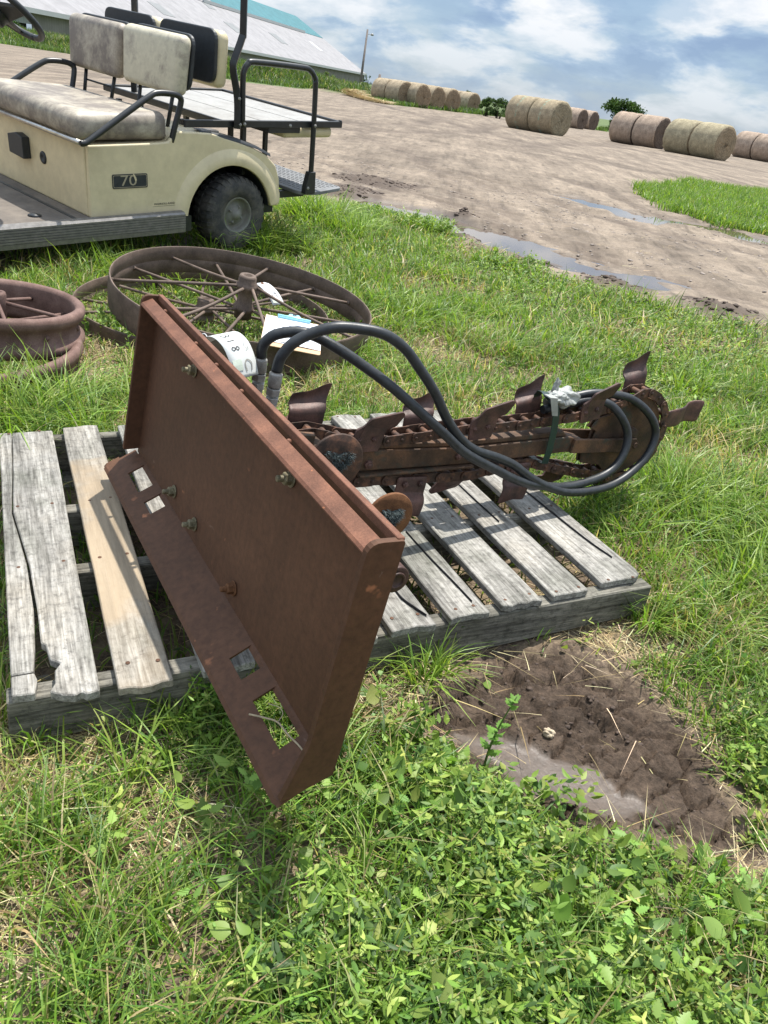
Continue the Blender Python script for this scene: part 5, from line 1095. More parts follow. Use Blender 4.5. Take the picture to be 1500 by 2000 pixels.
# pole with lamp, fence post
M['polew'] = plain('weathered_pole', (.13, .11, .10), .9, 0, .3, 2, .1)
def pix(px, py, depth): d = fw * 1500 + rt * (px - 750) - up * (py - 1000); return Vector((0, 0, CAM_H)) + d * (depth / 1500)
b_ = pix(704, 158, 112); t_ = pix(718, 58, 112); pl = empty('utility_pole', loc=(b_.x, b_.y, 0), label='tall leaning wooden pole with a small lamp at the end of the barn', cat='pole')
loc0 = Vector((b_.x, b_.y, 0)); MB().tube([(0, 0, 0), t_ - loc0], [.20, .13], 10).build('pole', M['polew'], pl)
l0 = pix(718.5, 67, 112) - loc0; l1 = pix(727, 67.5, 112) - loc0; MB().tube([l0, l1], .035, 6).build('lamp_arm', M['zinc'], pl); MB().lathe([(0, .15), (.16, .10), (.26, -.12), (0, -.18)], l1, (0, 0, 1), 12).build('lamp_head', M['zinc'], pl)
b_ = pix(737, 176, 84); t_ = pix(742, 146, 84); o = MB().tube([(0, 0, 0), (t_.x - b_.x, t_.y - b_.y, t_.z)], [.15, .14], 8).build('fence_post', M['polew']); o.location = (b_.x, b_.y, 0); tag(o, 'single dark fence post standing left of the hay bales', 'post')

# ------------------------------------------------------------------ vegetation
M['leaf'] = colattr('leaf', .5, .38, .35); M['blade'] = colattr('grass_blade', .45, .42, .4); M['dry'] = colattr('dry_grass', .8, .2, .15, (1.05, 1, .8)); M['crown'] = colattr('tree_leaf', .9, .2, .08)
M['bark'] = plain('bark', (.075, .06, .045), .95, 0, .35, 8, .5)
fwn = np.array(fw); rtn = np.array(rt); upn = np.array(up)
def visible(x, y, z=0.05, mg=70):
    P = np.stack([x, y, np.full_like(x, z) - CAM_H], 1); c = P @ fwn; c2 = np.maximum(c, .05)
    px = 750 + 1500 * (P @ rtn) / c2; py = 1000 - 1500 * (P @ upn) / c2; return (c > .1) & (px > -mg) & (px < 1500 + mg) & (py > -mg) & (py < 2000 + mg * 2.5), px, py
_pal = lambda x, y: ((x + .597) * U2.x + (y - .981) * U2.y, (x + .597) * V2.x + (y - .981) * V2.y)
def on_pallet(x, y, m=0.0):
    u, v = _pal(x, y); return (u > -.01 + m) & (u < 1.47 - m) & (v > -.01 + m) & (v < 1.10 - m)
_ci = np.array(CM.inverted())
def under_cart(x, y):
    a = _ci[0, 0] * x + _ci[0, 1] * y + _ci[0, 3]; b = _ci[1, 0] * x + _ci[1, 1] * y + _ci[1, 3]; return (a > -.25) & (a < 2.8) & (np.abs(b) < .56)
def scatter(n, box, seed, wfn=None):
    r = np.random.default_rng(seed); x = r.uniform(box[0], box[1], n); y = r.uniform(box[2], box[3], n); v, _, _ = visible(x, y); x, y = x[v], y[v]
    if wfn is not None: k = r.random(len(x)) < wfn(x, y); x, y = x[k], y[k]
    return x, y
def blades(x, y, h, w, bend, col, r, rows=4, z=None, az=None, flatten=0.0):
    n = len(x); az = r.uniform(0, 2 * math.pi, n) if az is None else az; z = ground_h(x, y) - .004 if z is None else z
    dx_, dy_ = np.cos(az), np.sin(az); tw = az + math.pi / 2 + r.normal(size=n) * .5; wx, wy = np.cos(tw), np.sin(tw)
    s = np.linspace(0, 1, rows)[None, :]; lean = r.uniform(.02, .35, n)[:, None] * (1 + flatten * 3)
    hor = (lean * s + bend[:, None] * s ** 2.2) * h[:, None]; ver = (s * (1 - .45 * np.clip(bend, 0, 2)[:, None] * s ** 1.6)) * h[:, None] * (1 - flatten)
    ww = w[:, None] * .5 * (1 - .94 * s ** 2.0); cx = x[:, None] + dx_[:, None] * hor; cy = y[:, None] + dy_[:, None] * hor; cz = z[:, None] + ver
    fold = .0
    Lf = np.stack([cx - wx[:, None] * ww, cy - wy[:, None] * ww, cz], 2); Rg = np.stack([cx + wx[:, None] * ww, cy + wy[:, None] * ww, cz + ww * .4], 2)
    V = np.stack([Lf, Rg], 2).reshape(n, rows * 2, 3); b = (np.arange(n) * rows * 2)[:, None]; q = []
    for k in range(rows - 1): q.append(np.stack([b[:, 0] + 2 * k, b[:, 0] + 2 * k + 1, b[:, 0] + 2 * k + 3, b[:, 0] + 2 * k + 2], 1))
    F = np.stack(q, 1).reshape(-1, 4); c = np.repeat(col[:, None, :], rows * 2, 1).copy()
    sh = (.80 + .3 * s).repeat(2, 1)[..., None]; c[..., :3] *= sh if False else 1.0
    return V.reshape(-1, 3), F, c.reshape(-1, 4)
def leaves(P, L, W, az, pitch, roll, col, rows=5, lobe=0, curl=.15, r=None):
    n = len(L); s = np.linspace(0, 1, rows); prof = np.sin(np.pi * np.clip(s, .0, 1) ** .75) ** .85; prof[0] = .06; prof[-1] = .02
    if lobe: prof = prof * np.where(np.arange(rows) % 2 == 0, 1.12, 1 - .5 * lobe)
    ca, sa, cp, sp_ = np.cos(az), np.sin(az), np.cos(pitch), np.sin(pitch)
    d = np.stack([ca * cp, sa * cp, sp_], 1); side = np.stack([-sa, ca, np.zeros(n)], 1); nn = np.cross(d, side)
    side2 = side * np.cos(roll)[:, None] + nn * np.sin(roll)[:, None]; nn2 = np.cross(d, side2)
    out = []
    for k in range(rows):
        c = P + d * (L * s[k])[:, None] + nn2 * (L * curl * (s[k] ** 2))[:, None]; w = (W * .5 * prof[k])[:, None]
        up_ = -nn2 * (W * .10 * prof[k])[:, None]
        out += [c - side2 * w + up_, c, c + side2 * w + up_]
    V = np.stack(out, 1); b = np.arange(n) * rows * 3; q = []
    for k in range(rows - 1):
        o = 3 * k; q += [np.stack([b + o, b + o + 1, b + o + 4, b + o + 3], 1), np.stack([b + o + 1, b + o + 2, b + o + 5, b + o + 4], 1)]
    return V.reshape(-1, 3), np.stack(q, 1).reshape(-1, 4), np.repeat(col[:, None, :], rows * 3, 1).reshape(-1, 4)
def merge(parts):
    V, F, C = [], [], []; o = 0
    for a, b, c in parts: V.append(a); F.append(b + o); C.append(c); o += len(a)
    return np.concatenate(V), np.concatenate(F), np.concatenate(C)
def pal(r, n, cols, wts, jit=.18):
    cols = np.array(cols); k = r.choice(len(cols), n, p=np.array(wts) / sum(wts)); c = cols[k] * (1 + r.normal(size=(n, 1)) * jit) * (1 + r.normal(size=(n, 3)) * .05); return np.concatenate([np.clip(c, .005, .95), np.ones((n, 1))], 1)
GR = [(.125, .225, .030), (.18, .285, .045), (.25, .33, .07), (.075, .15, .03), (.34, .34, .14)]
DRY = [(.50, .41, .22), (.38, .30, .15), (.62, .54, .34), (.27, .20, .11)]
LFC = [(.145, .235, .035), (.20, .30, .052), (.085, .160, .030), (.30, .36, .085), (.05, .10, .022)]
STRAWB = [(.21, 3.78, .5), (-1.27, 2.97, .35), (-.63, .98, .25), (.54, 6.95, .5), (.72, .93, .16), (1.25, 2.85, .35), (-.50, .66, .17), (.42, 3.1, .25), (.0, 3.0, .25), (-.3, .85, .12), (1.2, 1.45, .2), (.15, 5.2, .4), (1.4, 4.6, .4), (.85, 2.45, .12)]
def strawy(x, y):
    s = np.zeros_like(x)
    for a, b, c in STRAWB: s = np.maximum(s, ss(c, c * .3, np.hypot(x - a, y - b) + wob(x, y, 70, c * .3, 4)))
    return np.maximum(s, ss(.60, .74, fbm(x * 1.7 + 5, y * 1.7, 71, 3)) * .8)
def base_w(x, y):
    w = 1 - ss(.35, .75, f_yard(x, y)); w = w * ss(-.03, .07, sdf(x, y, MUD) + wob(x, y, 160, .03, 12)) ; uq, vq = _pal(x, y); w = np.where((vq > -.16) & (vq < .0) & (uq > .62) & (uq < 1.5), w * .18, w); w = np.where(on_pallet(x, y), w * .16, w); w = np.where(under_cart(x, y), w * .35, w)
    w = w * ss(.10, .45, segdist(x, y, PUD)); return w
parts_g = []; r = np.random.default_rng(11)
def add_grass(n, box, seed, hr, wr, dens=None, cols=GR, wts=(3, 3, 1.8, 2.4, .8), bd=(.1, 1.1), rows=4, hmod=None, dst=None, pl_lim=.105, flatten=0):
    def wf(x, y):
        w = base_w(x, y) * (1 - .62 * strawy(x, y)) * np.clip(-.25 + 2.1 * fbm(x * 6.5, y * 6.5, 80, 3), .10, 1.3)
        return w if dens is None else w * dens(x, y)
    x, y = scatter(n, box, seed, wf); m = len(x); rr = np.random.default_rng(seed + 1)
    h = rr.uniform(hr[0], hr[1], m) * (.30 + 1.4 * fbm(x * 3.1, y * 3.1, 81, 3)) * (.75 + .5 * rr.random(m))
    if hmod is not None: h = h * hmod(x, y)
    h = h * (.35 + .65 * ss(-.02, .12, sdf(x, y, MUD))) * (.35 + .65 * ss(.3, .9, segdist(x, y, PUD))); h = np.where(np.minimum(np.hypot(x + .8, y - 3.62), np.hypot(x + 1.0, y - 3.68)) < .66, np.minimum(h, .065 * rr.uniform(.5, 1.3, m)), h); h = np.where((np.hypot(x + 1.57, y - 2.85) < .45), np.minimum(h, .06), h)
    h = np.where(on_pallet(x, y), np.minimum(h, pl_lim * rr.uniform(.4, 1.15, m)), h); h = np.where(under_cart(x, y), np.minimum(h, .14), h)
    c = pal(rr, m, cols, wts); st_ = strawy(x, y); dryk = rr.random(m) < .07 + .45 * st_; c[dryk, :3] = pal(rr, m, DRY, (3, 2, 1, 2))[dryk, :3]
    c[:, :3] *= (.86 + .3 * fbm(x * 2.3, y * 2.3, 83, 2))[:, None]
    (parts_g if dst is None else dst).append(blades(x, y, h, rr.uniform(wr[0], wr[1], m), rr.uniform(bd[0], bd[1], m), c, rr, rows, flatten=flatten))
# weight of broad-leaved weeds against grass: front middle and right, and the far right of the lawn
def weedy(x, y):
    a = ss(-.25, .15, x) * ss(1.30, 1.0, y - .10 * x) * .85; b = ss(1.2, 2.2, x + .25 * y) * ss(2.6, 3.6, y); return np.clip(np.maximum(a, b * .7) + .7 * (fbm(x * 2.5, y * 2.5, 90, 2) - .5), 0, 1)
gw = lambda x, y: 1 - .15 * weedy(x, y)
add_grass(52000, (-.95, 1.35, .28, 1.75), 100, (.04, .105), (.0026, .0055), gw)
add_grass(92000, (-2.2, 2.6, 1.6, 4.2), 101, (.045, .13), (.0036, .0075), gw)
add_grass(125000, (-4.5, 4.5, 4.0, 9.3), 102, (.05, .15), (.0055, .011), lambda x, y: 1 - .5 * weedy(x, y), rows=3)
def patchw(x, y): return ss(.25, -.2, sdf(x, y, PATCH) + wob(x, y, 5, .35, .9))
def _bw(x, y): return patchw(x, y)
x, y = scatter(150000, (3.5, 11.5, 10.8, 22.5), 103, lambda x, y: patchw(x, y) * (.35 + .65 * fbm(x, y, 84, 2))); rr = np.random.default_rng(104); m_ = len(x)
parts_g.append(blades(x, y, rr.uniform(.08, .22, m_) * (.6 + .8 * fbm(x * .8, y * .8, 85, 2)), rr.uniform(.012, .02, m_), rr.uniform(.1, .9, m_), pal(rr, m_, GR, (3, 4, 2, 2, .4)), rr, 3))
# taller tufts: by the cart wheel, at the left edge, right of the pallet, around the pallet foot
TUFT = [(-.98, 7.1, .33, 900, .30), (-.62, 7.0, .3, 500, .20), (-1.18, 5.75, .22, 420, .30), (-1.35, 6.0, .2, 300, .26), (-1.27, 5.22, .12, 150, .36), (-1.10, 5.35, .14, 160, .30), (-.95, 5.6, .18, 220, .26), (-.72, 6.6, .22, 260, .26), (.5, 4.0, .3, 220, .17), (.9, 3.4, .3, 200, .15), (1.3, 3.9, .35, 240, .16), (.1, 5.6, .3, 260, .16), (-.9, 1.02, .2, 120, .14), (-.5, .8, .15, 70, .12), (.05, .75, .15, 50, .12), (.35, .62, .12, 50, .12), (-1.22, 2.30, .28, 420, .26), (-1.0, 2.25, .2, 200, .22), (1.0, 2.35, .35, 1200, .21), (1.15, 1.95, .35, 1100, .19), (.92, 1.75, .2, 420, .15), (1.35, 2.3, .3, 500, .20), (-.62, 1.02, .12, 150, .15), (-.38, 1.03, .16, 200, .14), (-.15, 1.18, .12, 110, .12), (.12, 1.25, .10, 130, .13), (.72, 1.62, .12, 100, .14), (.20, 1.33, .08, 60, .14), (-1.75, 4.3, .35, 400, .22), (-.75, 2.75, .25, 300, .13), (-.1, 4.3, .35, 500, .17), (.3, 4.6, .4, 500, .16), (-.75, 8.0, .25, 300, .12), (.0, 7.55, .2, 300, .15), (-.85, 2.6, .25, 200, .16), (-2.2, 5.2, .5, 500, .24), (-1.25, 4.5, .3, 250, .17), (-.3, 3.5, .3, 250, .14)]
for k, (cx, cy, rad, n, h) in enumerate(TUFT):
    rr = np.random.default_rng(200 + k); q = rad * np.sqrt(rr.random(n)); a = rr.uniform(0, 6.283, n); cl_ = rr.integers(0, max(3, n // 22), n); ccx = rr.normal(size=max(3, n // 22)) * rad * .5; ccy = rr.normal(size=max(3, n // 22)) * rad * .5
    x = cx + ccx[cl_] + np.cos(a) * q * .28; y = cy + ccy[cl_] + np.sin(a) * q * .28; k_ = ~on_pallet(x, y, .0) & ~(f_mud(x, y) > .5); x, y = x[k_], y[k_]; m_ = len(x)
    az = np.arctan2(y - cy - ccy[cl_[k_]], x - cx - ccx[cl_[k_]]) + rr.normal(size=m_) * .6; ws = .0034 + .0009 * cy
    parts_g.append(blades(x, y, h * rr.uniform(.45, 1.1, m_), rr.uniform(.7, 1.3, m_) * ws, rr.uniform(.1, 1.3, m_), pal(rr, m_, GR[:4] + [(.24, .34, .06)], (2, 4, 3, 1, 3)), rr, 5, az=az))
V, F, C = merge(parts_g); tag(npmesh('grass', V, F, M['blade'], C), kind='stuff')
# dry stalks lying about
parts_d = []
def add_dry(n, box, seed, hr, wr, base=.18):
    def wf(x, y):
        w = (1 - f_yard(x, y) * .97) * (base + (1 - base) * strawy(x, y)); w = w * (1 - .93 * f_mud(x, y) ) * (1 - .9 * f_wet(x, y)); return np.where(on_pallet(x, y), w * .4, w)
    x, y = scatter(n, box, seed, wf); m = len(x); rr = np.random.default_rng(seed + 1); c = pal(rr, m, DRY, (3, 3, 2, 2), .2)
    parts_d.append(blades(x, y, rr.uniform(*hr, m), rr.uniform(*wr, m), rr.uniform(.2, 1.4, m), c, rr, 3, z=ground_h(x, y) + rr.uniform(-.002, .018, m) * np.where(on_pallet(x, y), .3, 1), flatten=.86))
add_dry(42000, (-.95, 1.35, .28, 1.8), 301, (.02, .075), (.0010, .0026)); add_dry(42000, (-2.2, 2.6, 1.7, 4.3), 303, (.03, .10), (.0016, .0034)); add_dry(38000, (-4, 4.5, 4.0, 9.5), 305, (.04, .12), (.003, .006), .14)
# a few straws fallen on mud, plate and yard edge
V, F, C = merge(parts_d); tag(npmesh('straw_litter', V, F, M['dry'], C), kind='stuff')
# broad-leaved weeds
parts_l = []
def add_leaf(n, box, seed, sr, dens, rows=4, stemmed=.0, zr=(.005, .05), asp=(.5, .8), lobe=0, cols=LFC, wts=(3, 3, 2, 2, 1.3), per=1):
    x, y = scatter(n, box, seed, lambda x, y: base_w(x, y) * dens(x, y)); rr = np.random.default_rng(seed + 1)
    if per > 1:
        m0 = len(x); hh = rr.uniform(zr[0] + .01, zr[1], m0); colp = pal(rr, m0, cols, wts, .12); lx, ly = rr.normal(size=m0) * .25, rr.normal(size=m0) * .25; sz = rr.uniform(*sr, m0)
        x = np.repeat(x, per); y = np.repeat(y, per); t_ = np.tile(np.linspace(.15, 1, per), m0); hgt = np.repeat(hh, per); zz_ = hgt * t_; x = x + np.repeat(lx, per) * zz_; y = y + np.repeat(ly, per) * zz_
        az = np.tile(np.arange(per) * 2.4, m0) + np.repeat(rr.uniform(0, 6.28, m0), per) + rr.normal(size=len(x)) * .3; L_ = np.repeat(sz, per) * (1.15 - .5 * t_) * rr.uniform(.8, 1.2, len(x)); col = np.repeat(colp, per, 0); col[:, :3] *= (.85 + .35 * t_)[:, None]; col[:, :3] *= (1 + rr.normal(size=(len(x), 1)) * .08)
    else:
        m0 = len(x); zz_ = rr.uniform(*zr, m0); az = rr.uniform(0, 6.28, m0); L_ = rr.uniform(*sr, m0); col = pal(rr, m0, cols, wts, .14)
    m = len(x); zz_ = zz_ * ss(-.02, .10, sdf(x, y, MUD)); z = ground_h(x, y) + np.where(on_pallet(x, y), np.minimum(zz_, .09), zz_)
    parts_l.append(leaves(np.stack([x, y, z], 1), L_, L_ * rr.uniform(*asp, m), az, rr.normal(size=m) * .35 + .25, rr.normal(size=m) * .3, col, rows, lobe, rr.uniform(-.1, .3)))
def sp_(k, lo=.47, hi=.60):   # where weed species k grows
    return lambda x, y: (.06 + .94 * weedy(x, y)) * ss(lo, hi, fbm(x * 4.5 + 13 * k, y * 4.5 - 7 * k, 140 + k, 3)) * np.clip(-1.0 + 3.4 * fbm(x * 7, y * 7, 150, 3), .02, 1)
wd = lambda x, y: .12 + .88 * weedy(x, y)
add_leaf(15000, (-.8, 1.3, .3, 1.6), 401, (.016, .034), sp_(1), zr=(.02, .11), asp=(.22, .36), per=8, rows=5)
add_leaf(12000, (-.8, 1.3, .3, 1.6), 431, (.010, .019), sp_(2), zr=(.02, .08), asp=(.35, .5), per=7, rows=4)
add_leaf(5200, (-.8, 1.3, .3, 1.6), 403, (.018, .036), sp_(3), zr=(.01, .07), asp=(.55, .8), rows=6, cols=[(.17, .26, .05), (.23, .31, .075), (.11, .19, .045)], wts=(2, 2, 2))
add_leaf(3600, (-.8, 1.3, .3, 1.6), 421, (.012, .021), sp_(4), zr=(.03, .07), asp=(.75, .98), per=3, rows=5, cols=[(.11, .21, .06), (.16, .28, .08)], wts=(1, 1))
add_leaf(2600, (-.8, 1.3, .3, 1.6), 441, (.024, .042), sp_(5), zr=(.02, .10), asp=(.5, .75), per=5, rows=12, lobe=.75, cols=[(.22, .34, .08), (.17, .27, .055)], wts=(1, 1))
add_leaf(9000, (-.8, 1.3, .3, 1.6), 451, (.012, .026), wd, zr=(.005, .05), asp=(.3, .6), rows=4)
add_leaf(300, (-.4, 1.2, .3, 1.35), 405, (.026, .048), lambda x, y: weedy(x, y) ** 2, rows=8, zr=(.02, .07), asp=(.5, .72), cols=[(.18, .28, .05), (.25, .33, .08), (.12, .21, .04)], wts=(2, 1, 2))
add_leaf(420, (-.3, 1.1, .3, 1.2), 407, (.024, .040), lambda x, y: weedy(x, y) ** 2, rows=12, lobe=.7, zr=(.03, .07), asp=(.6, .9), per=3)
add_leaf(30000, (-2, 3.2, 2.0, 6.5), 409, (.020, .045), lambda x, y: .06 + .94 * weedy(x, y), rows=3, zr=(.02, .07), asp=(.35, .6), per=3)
add_leaf(12000, (-4, 3.5, 5.5, 9.2), 411, (.025, .05), lambda x, y: .35 + .5 * weedy(x, y), rows=3, zr=(.02, .09), asp=(.35, .6), per=3)
add_leaf(20000, (3.5, 11.5, 10.8, 22.5), 413, (.05, .10), lambda x, y: np.ones_like(x), rows=3, zr=(.03, .16), asp=(.35, .6), per=3) if False else None
# leafy weed clumps at the yard edge
for k, (cx, cy, rad, n, h) in enumerate([(-.03, 7.6, .26, 220, .13), (-.95, 7.15, .3, 160, .14), (-.6, 8.1, .25, 110, .07), (.75, 6.3, .25, 100, .08), (-1.28, 3.32, .16, 60, .10), (-1.0, 2.95, .12, 50, .10), (.35, .98, .09, 26, .10), (.12, 1.05, .10, 26, .10), (.92, 1.08, .14, 60, .08)]):
    rr = np.random.default_rng(500 + k); per = 9; a = rr.uniform(0, 6.28, n); q = rad * np.sqrt(rr.random(n)); x0, y0 = cx + np.cos(a) * q, cy + np.sin(a) * q; hh = h * rr.uniform(.4, 1.1, n); t_ = np.tile(np.linspace(.15, 1, per), n)
    x = np.repeat(x0, per) + np.repeat(rr.normal(size=n) * .3, per) * np.repeat(hh, per) * t_; y = np.repeat(y0, per) + np.repeat(rr.normal(size=n) * .3, per) * np.repeat(hh, per) * t_; m = len(x); z = ground_h(x, y) + np.repeat(hh, per) * t_
    L_ = rr.uniform(.016, .03, m) * (1 + .12 * cy) * (1.15 - .5 * t_); parts_l.append(leaves(np.stack([x, y, z], 1), L_, L_ * rr.uniform(.35, .55, m), rr.uniform(0, 6.28, m), rr.normal(size=m) * .3 + .3, rr.normal(size=m) * .3, pal(rr, m, LFC, (3, 4, 2, 2, .5), .12), 4))
V, F, C = merge(parts_l); tag(npmesh('broadleaf_weeds', V, F, M['leaf'], C), kind='stuff')
# one upright weed with small lobed leaves standing at the edge of the mud
sw_ = empty('upright_weed', loc=(.262, 1.075, 0), label='single tall thin weed with small leaves standing in front of the muddy patch', cat='weed plant'); rr = np.random.default_rng(77)
P = smoothcurve([(0, 0, 0), (.004, .008, .06), (.014, .012, .12), (.030, .018, .18)], 6)
def vcol(me, c):
    a = me.color_attributes.new('Col', 'FLOAT_COLOR', 'POINT'); a.data.foreach_set('color', np.tile(np.array([*c, 1], np.float32), len(me.vertices)))
o = MB().tube(P, [.0028 - .0018 * i / len(P) for i in range(len(P))], 6).build('stem', M['leaf'], sw_); vcol(o.data, (.14, .21, .06))
for k in range(26):
    t_ = .25 + .75 * k / 25 if k < 14 else .88 + .12 * rr.random(); q = P[min(len(P) - 1, int(t_ * (len(P) - 1)))]; l = .030 * (1.1 - .6 * t_)
    V, F, C = leaves(np.array([q[:]]), np.array([l]), np.array([l * .62]), np.array([k * 2.4]), np.array([.35]), np.array([rr.normal() * .3]), np.array([[.17, .32, .06, 1]]), 10, .7, .1); o = npmesh('leaf', V, F, M['leaf'], C); o.parent = sw_
# grass bank in front of the barn: tall seeding grass and weeds
def far_blades(n, seg, spread, hr, wr, seed, cols, wts):
    rr = np.random.default_rng(seed); L_ = np.cumsum([0] + [math.hypot(b[0] - a[0], b[1] - a[1]) for a, b in zip(seg[:-1], seg[1:])]); q = rr.uniform(0, L_[-1], n); x = np.interp(q, L_, [a[0] for a in seg]) + rr.normal(size=n) * spread; y = np.interp(q, L_, [a[1] for a in seg]) + rr.normal(size=n) * spread
    k_ = f_yard(x, y) < .35; x, y = x[k_], y[k_]; n = len(x); cl_ = fbm(x * .5, y * .5, seed, 2); h = rr.uniform(*hr, n) * (.4 + 1.2 * cl_)
    c = pal(rr, n, cols, wts, .2); c[:, :3] *= (.65 + .7 * fbm(x * .9, y * .9, seed + 3, 2))[:, None]; return blades(x, y, h, rr.uniform(*wr, n), rr.uniform(0, .7, n), c, rr, 3)
seg = [(-48, 90), (-40, 86), (-30, 83), (-19, 79), (-13, 85), (-9, 82), (-6.8, 79)]
FG = [(.075, .125, .03), (.11, .17, .045), (.06, .10, .035), (.30, .27, .16)]
pb_ = [far_blades(34000, seg, 3.2, (.35, .8), (.05, .11), 600, FG, (4, 4, 2, 1.6)), far_blades(16000, [(-47, 80), (-38, 77), (-28, 76), (-19, 70.5), (-12, 80), (-8.2, 76.5), (-5, 66), (-2, 68)], 1.7, (.25, .5), (.04, .09), 601, FG[:3], (3, 5, 1)), far_blades(9000, [(-5, 64.5), (0, 74), (3, 78), (6, 84), (12, 90), (22, 88)], 1.6, (.2, .5), (.05, .1), 602, FG[:3], (3, 5, 2))]
V, F, C = merge(pb_); tag(npmesh('bank_grass', V, F, M['blade'], C), kind='stuff')
rr = np.random.default_rng(610); sg = [(-8.2, 73.3), (-7.4, 72.2), (-6.2, 68), (-5.0, 64.5), (-4.4, 62.6)]; n = 3600; L_ = [0, 1.4, 5.7, 9.4, 11.3]; q = rr.uniform(0, 11.3, n); x = np.interp(q, L_, [a[0] for a in sg]) + rr.normal(size=n) * .28; y = np.interp(q, L_, [a[1] for a in sg]) + rr.normal(size=n) * .3
hp_ = np.exp(-((q - 1.5) / 2.2) ** 2) * .42 + .08; V, F, C = blades(x, y, rr.uniform(.25, .7, n), rr.uniform(.03, .06, n), rr.uniform(.3, 1.4, n), pal(rr, n, [(.46, .37, .22), (.36, .28, .16), (.54, .45, .28)], (2, 2, 1), .12), rr, 3, z=ground_h(x, y) + rr.random(n) * hp_, flatten=.6); tag(npmesh('loose_straw', V, F, M['dry'], C), kind='stuff')

# ------------------------------------------------------------------ trees and shrubs
def tree(name, px, py_top, py_base, depth, width_px, label, cat='tree', n=2600, clumps=22, trunk=True, seed=1, group=None, flat_=1.0, cols=None, leaf=None):
    b_ = pix(px, py_base, depth); top = pix(px, py_top, depth).z; Wd = width_px * depth / 1500; H_ = top; z0 = H_ * (.16 if trunk else .0)
    root = empty(name, loc=(b_.x, b_.y, 0), label=label, cat=cat, group=group); rr = np.random.default_rng(seed); cen = []
    for k in range(clumps):
        a = rr.uniform(0, 6.283); q = math.sqrt(rr.random()) * .5; zz_ = rr.uniform(.12, .9); lim = math.sin(math.pi * (.12 + .8 * zz_)) ** .6
        cen.append((math.cos(a) * q * Wd * lim, math.sin(a) * q * Wd * lim * .9, z0 + (H_ - z0) * zz_, rr.uniform(.12, .24) * Wd * .8))
    cen = np.array(cen); k = rr.integers(0, clumps, n); d = rr.normal(size=(n, 3)); d /= np.linalg.norm(d, axis=1)[:, None]; rad = cen[k, 3][:, None] * rr.random((n, 1)) ** .4; P = cen[k, :3] + d * rad * np.array([1, 1, .72]); P[:, 2] = np.clip(P[:, 2], z0 * .7 if trunk else .05, H_ * 1.03)
    cols = cols or [(.055, .095, .03), (.085, .135, .04), (.035, .065, .025)]; c = pal(rr, n, cols, (3, 2, 2), .2); s = leaf or Wd * .055
    V, F, C = leaves(P, rr.uniform(.7, 1.5, n) * s, rr.uniform(.6, 1.1, n) * s, rr.uniform(0, 6.28, n), rr.normal(size=n) * .6, rr.normal(size=n) * .6, c, 3); o = npmesh('crown', V, F, M['crown'], C); o.parent = root
    if trunk:
        mb = MB(); mb.tube([(0, 0, 0), (.02 * H_, 0, z0 * .8), (0, .01 * H_, H_ * .55)], [H_ * .045, H_ * .032, H_ * .012], 8)
        for j in range(7): e = cen[j]; mb.tube([(0, 0, z0 * (.7 + .1 * j)), ((e[0]) * .5, e[1] * .5, (z0 + e[2]) * .5 + .05 * H_), tuple(e[:3])], [H_ * .018, H_ * .011, H_ * .004], 6)
        mb.build('trunk', M['bark'], root)
    else:
        mb = MB()
        for j in range(min(9, clumps)): e = cen[j]; mb.tube([(e[0] * .3, e[1] * .3, 0), (e[0] * .8, e[1] * .8, e[2] * .8)], [H_ * .02, H_ * .006], 5)
        mb.build('stems', M['bark'], root)
    return root
tree('broadleaf_tree', 1211, 192, 246, 150, 74, 'lone dark green tree standing behind the pinkish hay bales', n=3600, clumps=30, seed=3)
tree('round_tree', 717, 146, 170, 190, 17, 'small round distant tree right of the barn roof corner', n=900, clumps=12, seed=4)
for k, (px, pt, pb__, w, dp, lb) in enumerate([(914, 177, 222, 34, 88, 'bushy shrub rising behind the right end of the left bale cluster'), (947, 188, 232, 34, 66, 'dark green shrub at the left of the hedge, next to the bale cluster'), (972, 189, 234, 36, 64, 'dark green shrub at the right of the hedge, next to the olive bales'), (995, 197, 236, 30, 66, 'dark green shrub partly behind the left olive bale'), (1192, 232, 264, 22, 92, 'small dark shrub at the foot of the lone tree'), (1176, 247, 268, 24, 88, 'pale green low bush between the distant bale pair and the pinkish bales'), (1196, 252, 268, 18, 86, 'low pale bush touching the left pinkish bale'), (28, 42, 84, 44, 96, 'large green bush by the barn behind the steering wheel'), (703, 160, 186, 30, 84, 'leafy shrub on the grass bank below the roof corner'), (640, 140, 178, 36, 84, 'leafy shrub on the middle of the grass bank'), (750, 160, 186, 20, 100, 'dark shrub between the fence post and the bales')]):
    tree('shrub', px, pt, pb__, dp, w, lb, 'shrub', n=3200, clumps=24, trunk=False, seed=20 + k, group='shrubs along the edge of the yard', cols=None if k not in (5, 6, 8, 9) else [(.13, .18, .06), (.17, .21, .08), (.09, .14, .05)])
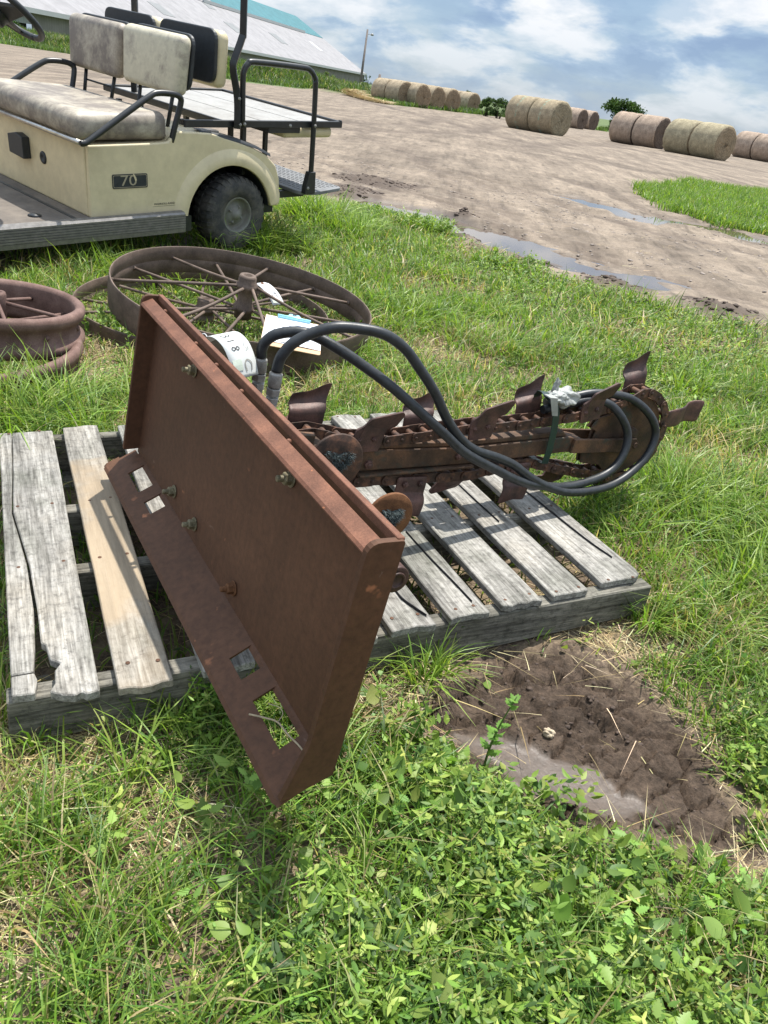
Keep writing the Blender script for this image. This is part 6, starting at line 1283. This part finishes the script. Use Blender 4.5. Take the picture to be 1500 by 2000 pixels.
# lumps of churned mud
rr = np.random.default_rng(900); n = 1500; x = rr.uniform(.12, .9, n); y = rr.uniform(.88, 1.56, n); k_ = (f_mud(x, y) > .4) & (f_wet(x, y) < .5) & (rr.random(n) < ss(.35, .6, fbm(x * 8, y * 8, 95, 2)) + .12); x, y = x[k_], y[k_]
bm = bmesh.new(); bmesh.ops.create_icosphere(bm, subdivisions=2, radius=1); IV = np.array([v.co[:] for v in bm.verts]); IF = np.array([[v.index for v in f.verts] for f in bm.faces]); bm.free()
def lumps(x, y, smin, smax, seed, sq=.7, lift=.1):
    rr = np.random.default_rng(seed); n = len(x); s_ = rr.uniform(0, 1, n) ** 2.6 * (smax - smin) + smin; K = rr.normal(size=(n, 3, 3)); V = IV[None] * (1 + .28 * np.sin(np.einsum('vj,njk->nvk', IV * 2.6, K) + rr.uniform(0, 6, (n, 1, 3))).mean(2, keepdims=True) * 1.4)
    V = V * (s_[:, None] * np.stack([rr.uniform(.7, 1.4, n), rr.uniform(.7, 1.4, n), np.full(n, sq)], 1))[:, None, :]; a = rr.uniform(0, 6.28, n); ca, sa = np.cos(a)[:, None], np.sin(a)[:, None]
    V = np.stack([V[..., 0] * ca - V[..., 1] * sa, V[..., 0] * sa + V[..., 1] * ca, V[..., 2]], 2) + np.stack([x, y, ground_h(x, y) + s_ * lift], 1)[:, None, :]
    F = IF[None] + (np.arange(n) * len(IV))[:, None, None]; return V.reshape(-1, 3), F.reshape(-1, 3)
M['mudlump'] = plain('mud', (.062, .043, .032), .75, 0, .45, 60, .5, .3); M['pebble'] = plain('pebble', (.24, .20, .17), .85, 0, .45, 12, .3, .3)
V, F = lumps(x, y, .0008, .0065, 901, .6, -.15); tag(npmesh('mud_clods', V, F, M['mudlump'], None, True), kind='stuff')
x, y = scatter(5200, (-2.2, 4.5, 5.0, 14), 903, lambda x, y: f_yard(x, y) * (.15 + .85 * ss(.5, .7, fbm(x * 1.3, y * 1.3, 96, 2)))); V, F = lumps(x, y, .004, .02, 904, .55, .0); tag(npmesh('gravel', V, F, M['pebble'], None, True), kind='stuff')
cx, cy = [], []; rr = np.random.default_rng(905)
for (a, b, c, n) in ((-.75, 10.9, .55, 300), (-.85, 9.7, .3, 120), (.4, 8.75, .14, 60), (-1.0, 9.2, .3, 100), (.95, 6.62, .2, 80), (1.5, 6.2, .28, 110), (2.2, 5.8, .3, 110), (.25, 7.45, .3, 80)):
    q = c * np.sqrt(rr.random(n)); t_ = rr.uniform(0, 6.28, n); cx.append(a + np.cos(t_) * q); cy.append(b + np.sin(t_) * q)
V, F = lumps(np.concatenate(cx), np.concatenate(cy), .004, .03, 906, .5, -.1); tag(npmesh('dark_mud_clods', V, F, M['mudlump'], None, True), kind='stuff')
st = empty('stone', loc=(.405, 1.2, float(ground_h(np.array([.405]), np.array([1.2]))[0]) + .004), label='small pale stone lying in the middle of the mud', cat='stone'); M['palestone'] = plain('pale_stone', (.42, .34, .24), .8, 0, .3, 60, .4)
blob((0, 0, .004), .0115, .35, 12, M['palestone'], 'stone_body', st, (1, .8, .8))

# cracks that run with the grain in three of the boards
for (a, _b, w0) in (([(1.395, .86), (1.398, .62), (1.404, .40), (1.412, .20), (1.425, .10)], 0, .0016), ([(.935, .34), (.938, .22), (.946, .10), (.950, .02)], 0, .0014), ([(.80, .16), (.795, .08), (.810, .03), (.822, .0)], 0, .0020), ([(1.215, .72), (1.213, .50), (1.217, .33)], 0, .0010)):
    mb = MB(); P = smoothcurve([(x, y, PT + .0052) for x, y in a], 6); n = len(P); vs = []
    for i, q in enumerate(P): w = w0 * .5 * math.sin(math.pi * (i + .3) / n) * (1 + .5 * math.sin(i * 2.1)); vs += [q + Vector((-w, 0, 0)), q + Vector((w, 0, 0)), q + Vector((w, 0, -.012)), q + Vector((-w, 0, -.012))]
    mb.add(vs, [(4 * i, 4 * i + 1, 4 * i + 5, 4 * i + 4) for i in range(n - 1)] + [(4 * i + 1, 4 * i + 2, 4 * i + 6, 4 * i + 5) for i in range(n - 1)] + [(4 * i + 3, 4 * i, 4 * i + 4, 4 * i + 7) for i in range(n - 1)]); mb.build('crack', M['dark'], pallet)
ds = empty('dry_stem', mat=TM @ Matrix.Translation((1.03, -.03, -.010)), label='dry stalk lying across the bottom flange of the rusty plate', cat='dry stem')
M['stalk'] = plain('dry_stalk', (.36, .29, .19), .8, 0, .2, 60, .2)
MB().tube(smoothcurve([(-.045, -.030, -.012), (-.02, -.012, -.002), (.0, .0, .004), (.03, .006, .003), (.062, .012, .006), (.095, .010, .012)], 5), .0017, 6).build('stalk', M['stalk'], ds)
MB().tube(smoothcurve([(0, 0, .004), (-.01, .012, .010), (-.03, .016, .006), (-.05, .004, .0)], 5), .0009, 5).build('twig', M['stalk'], ds)
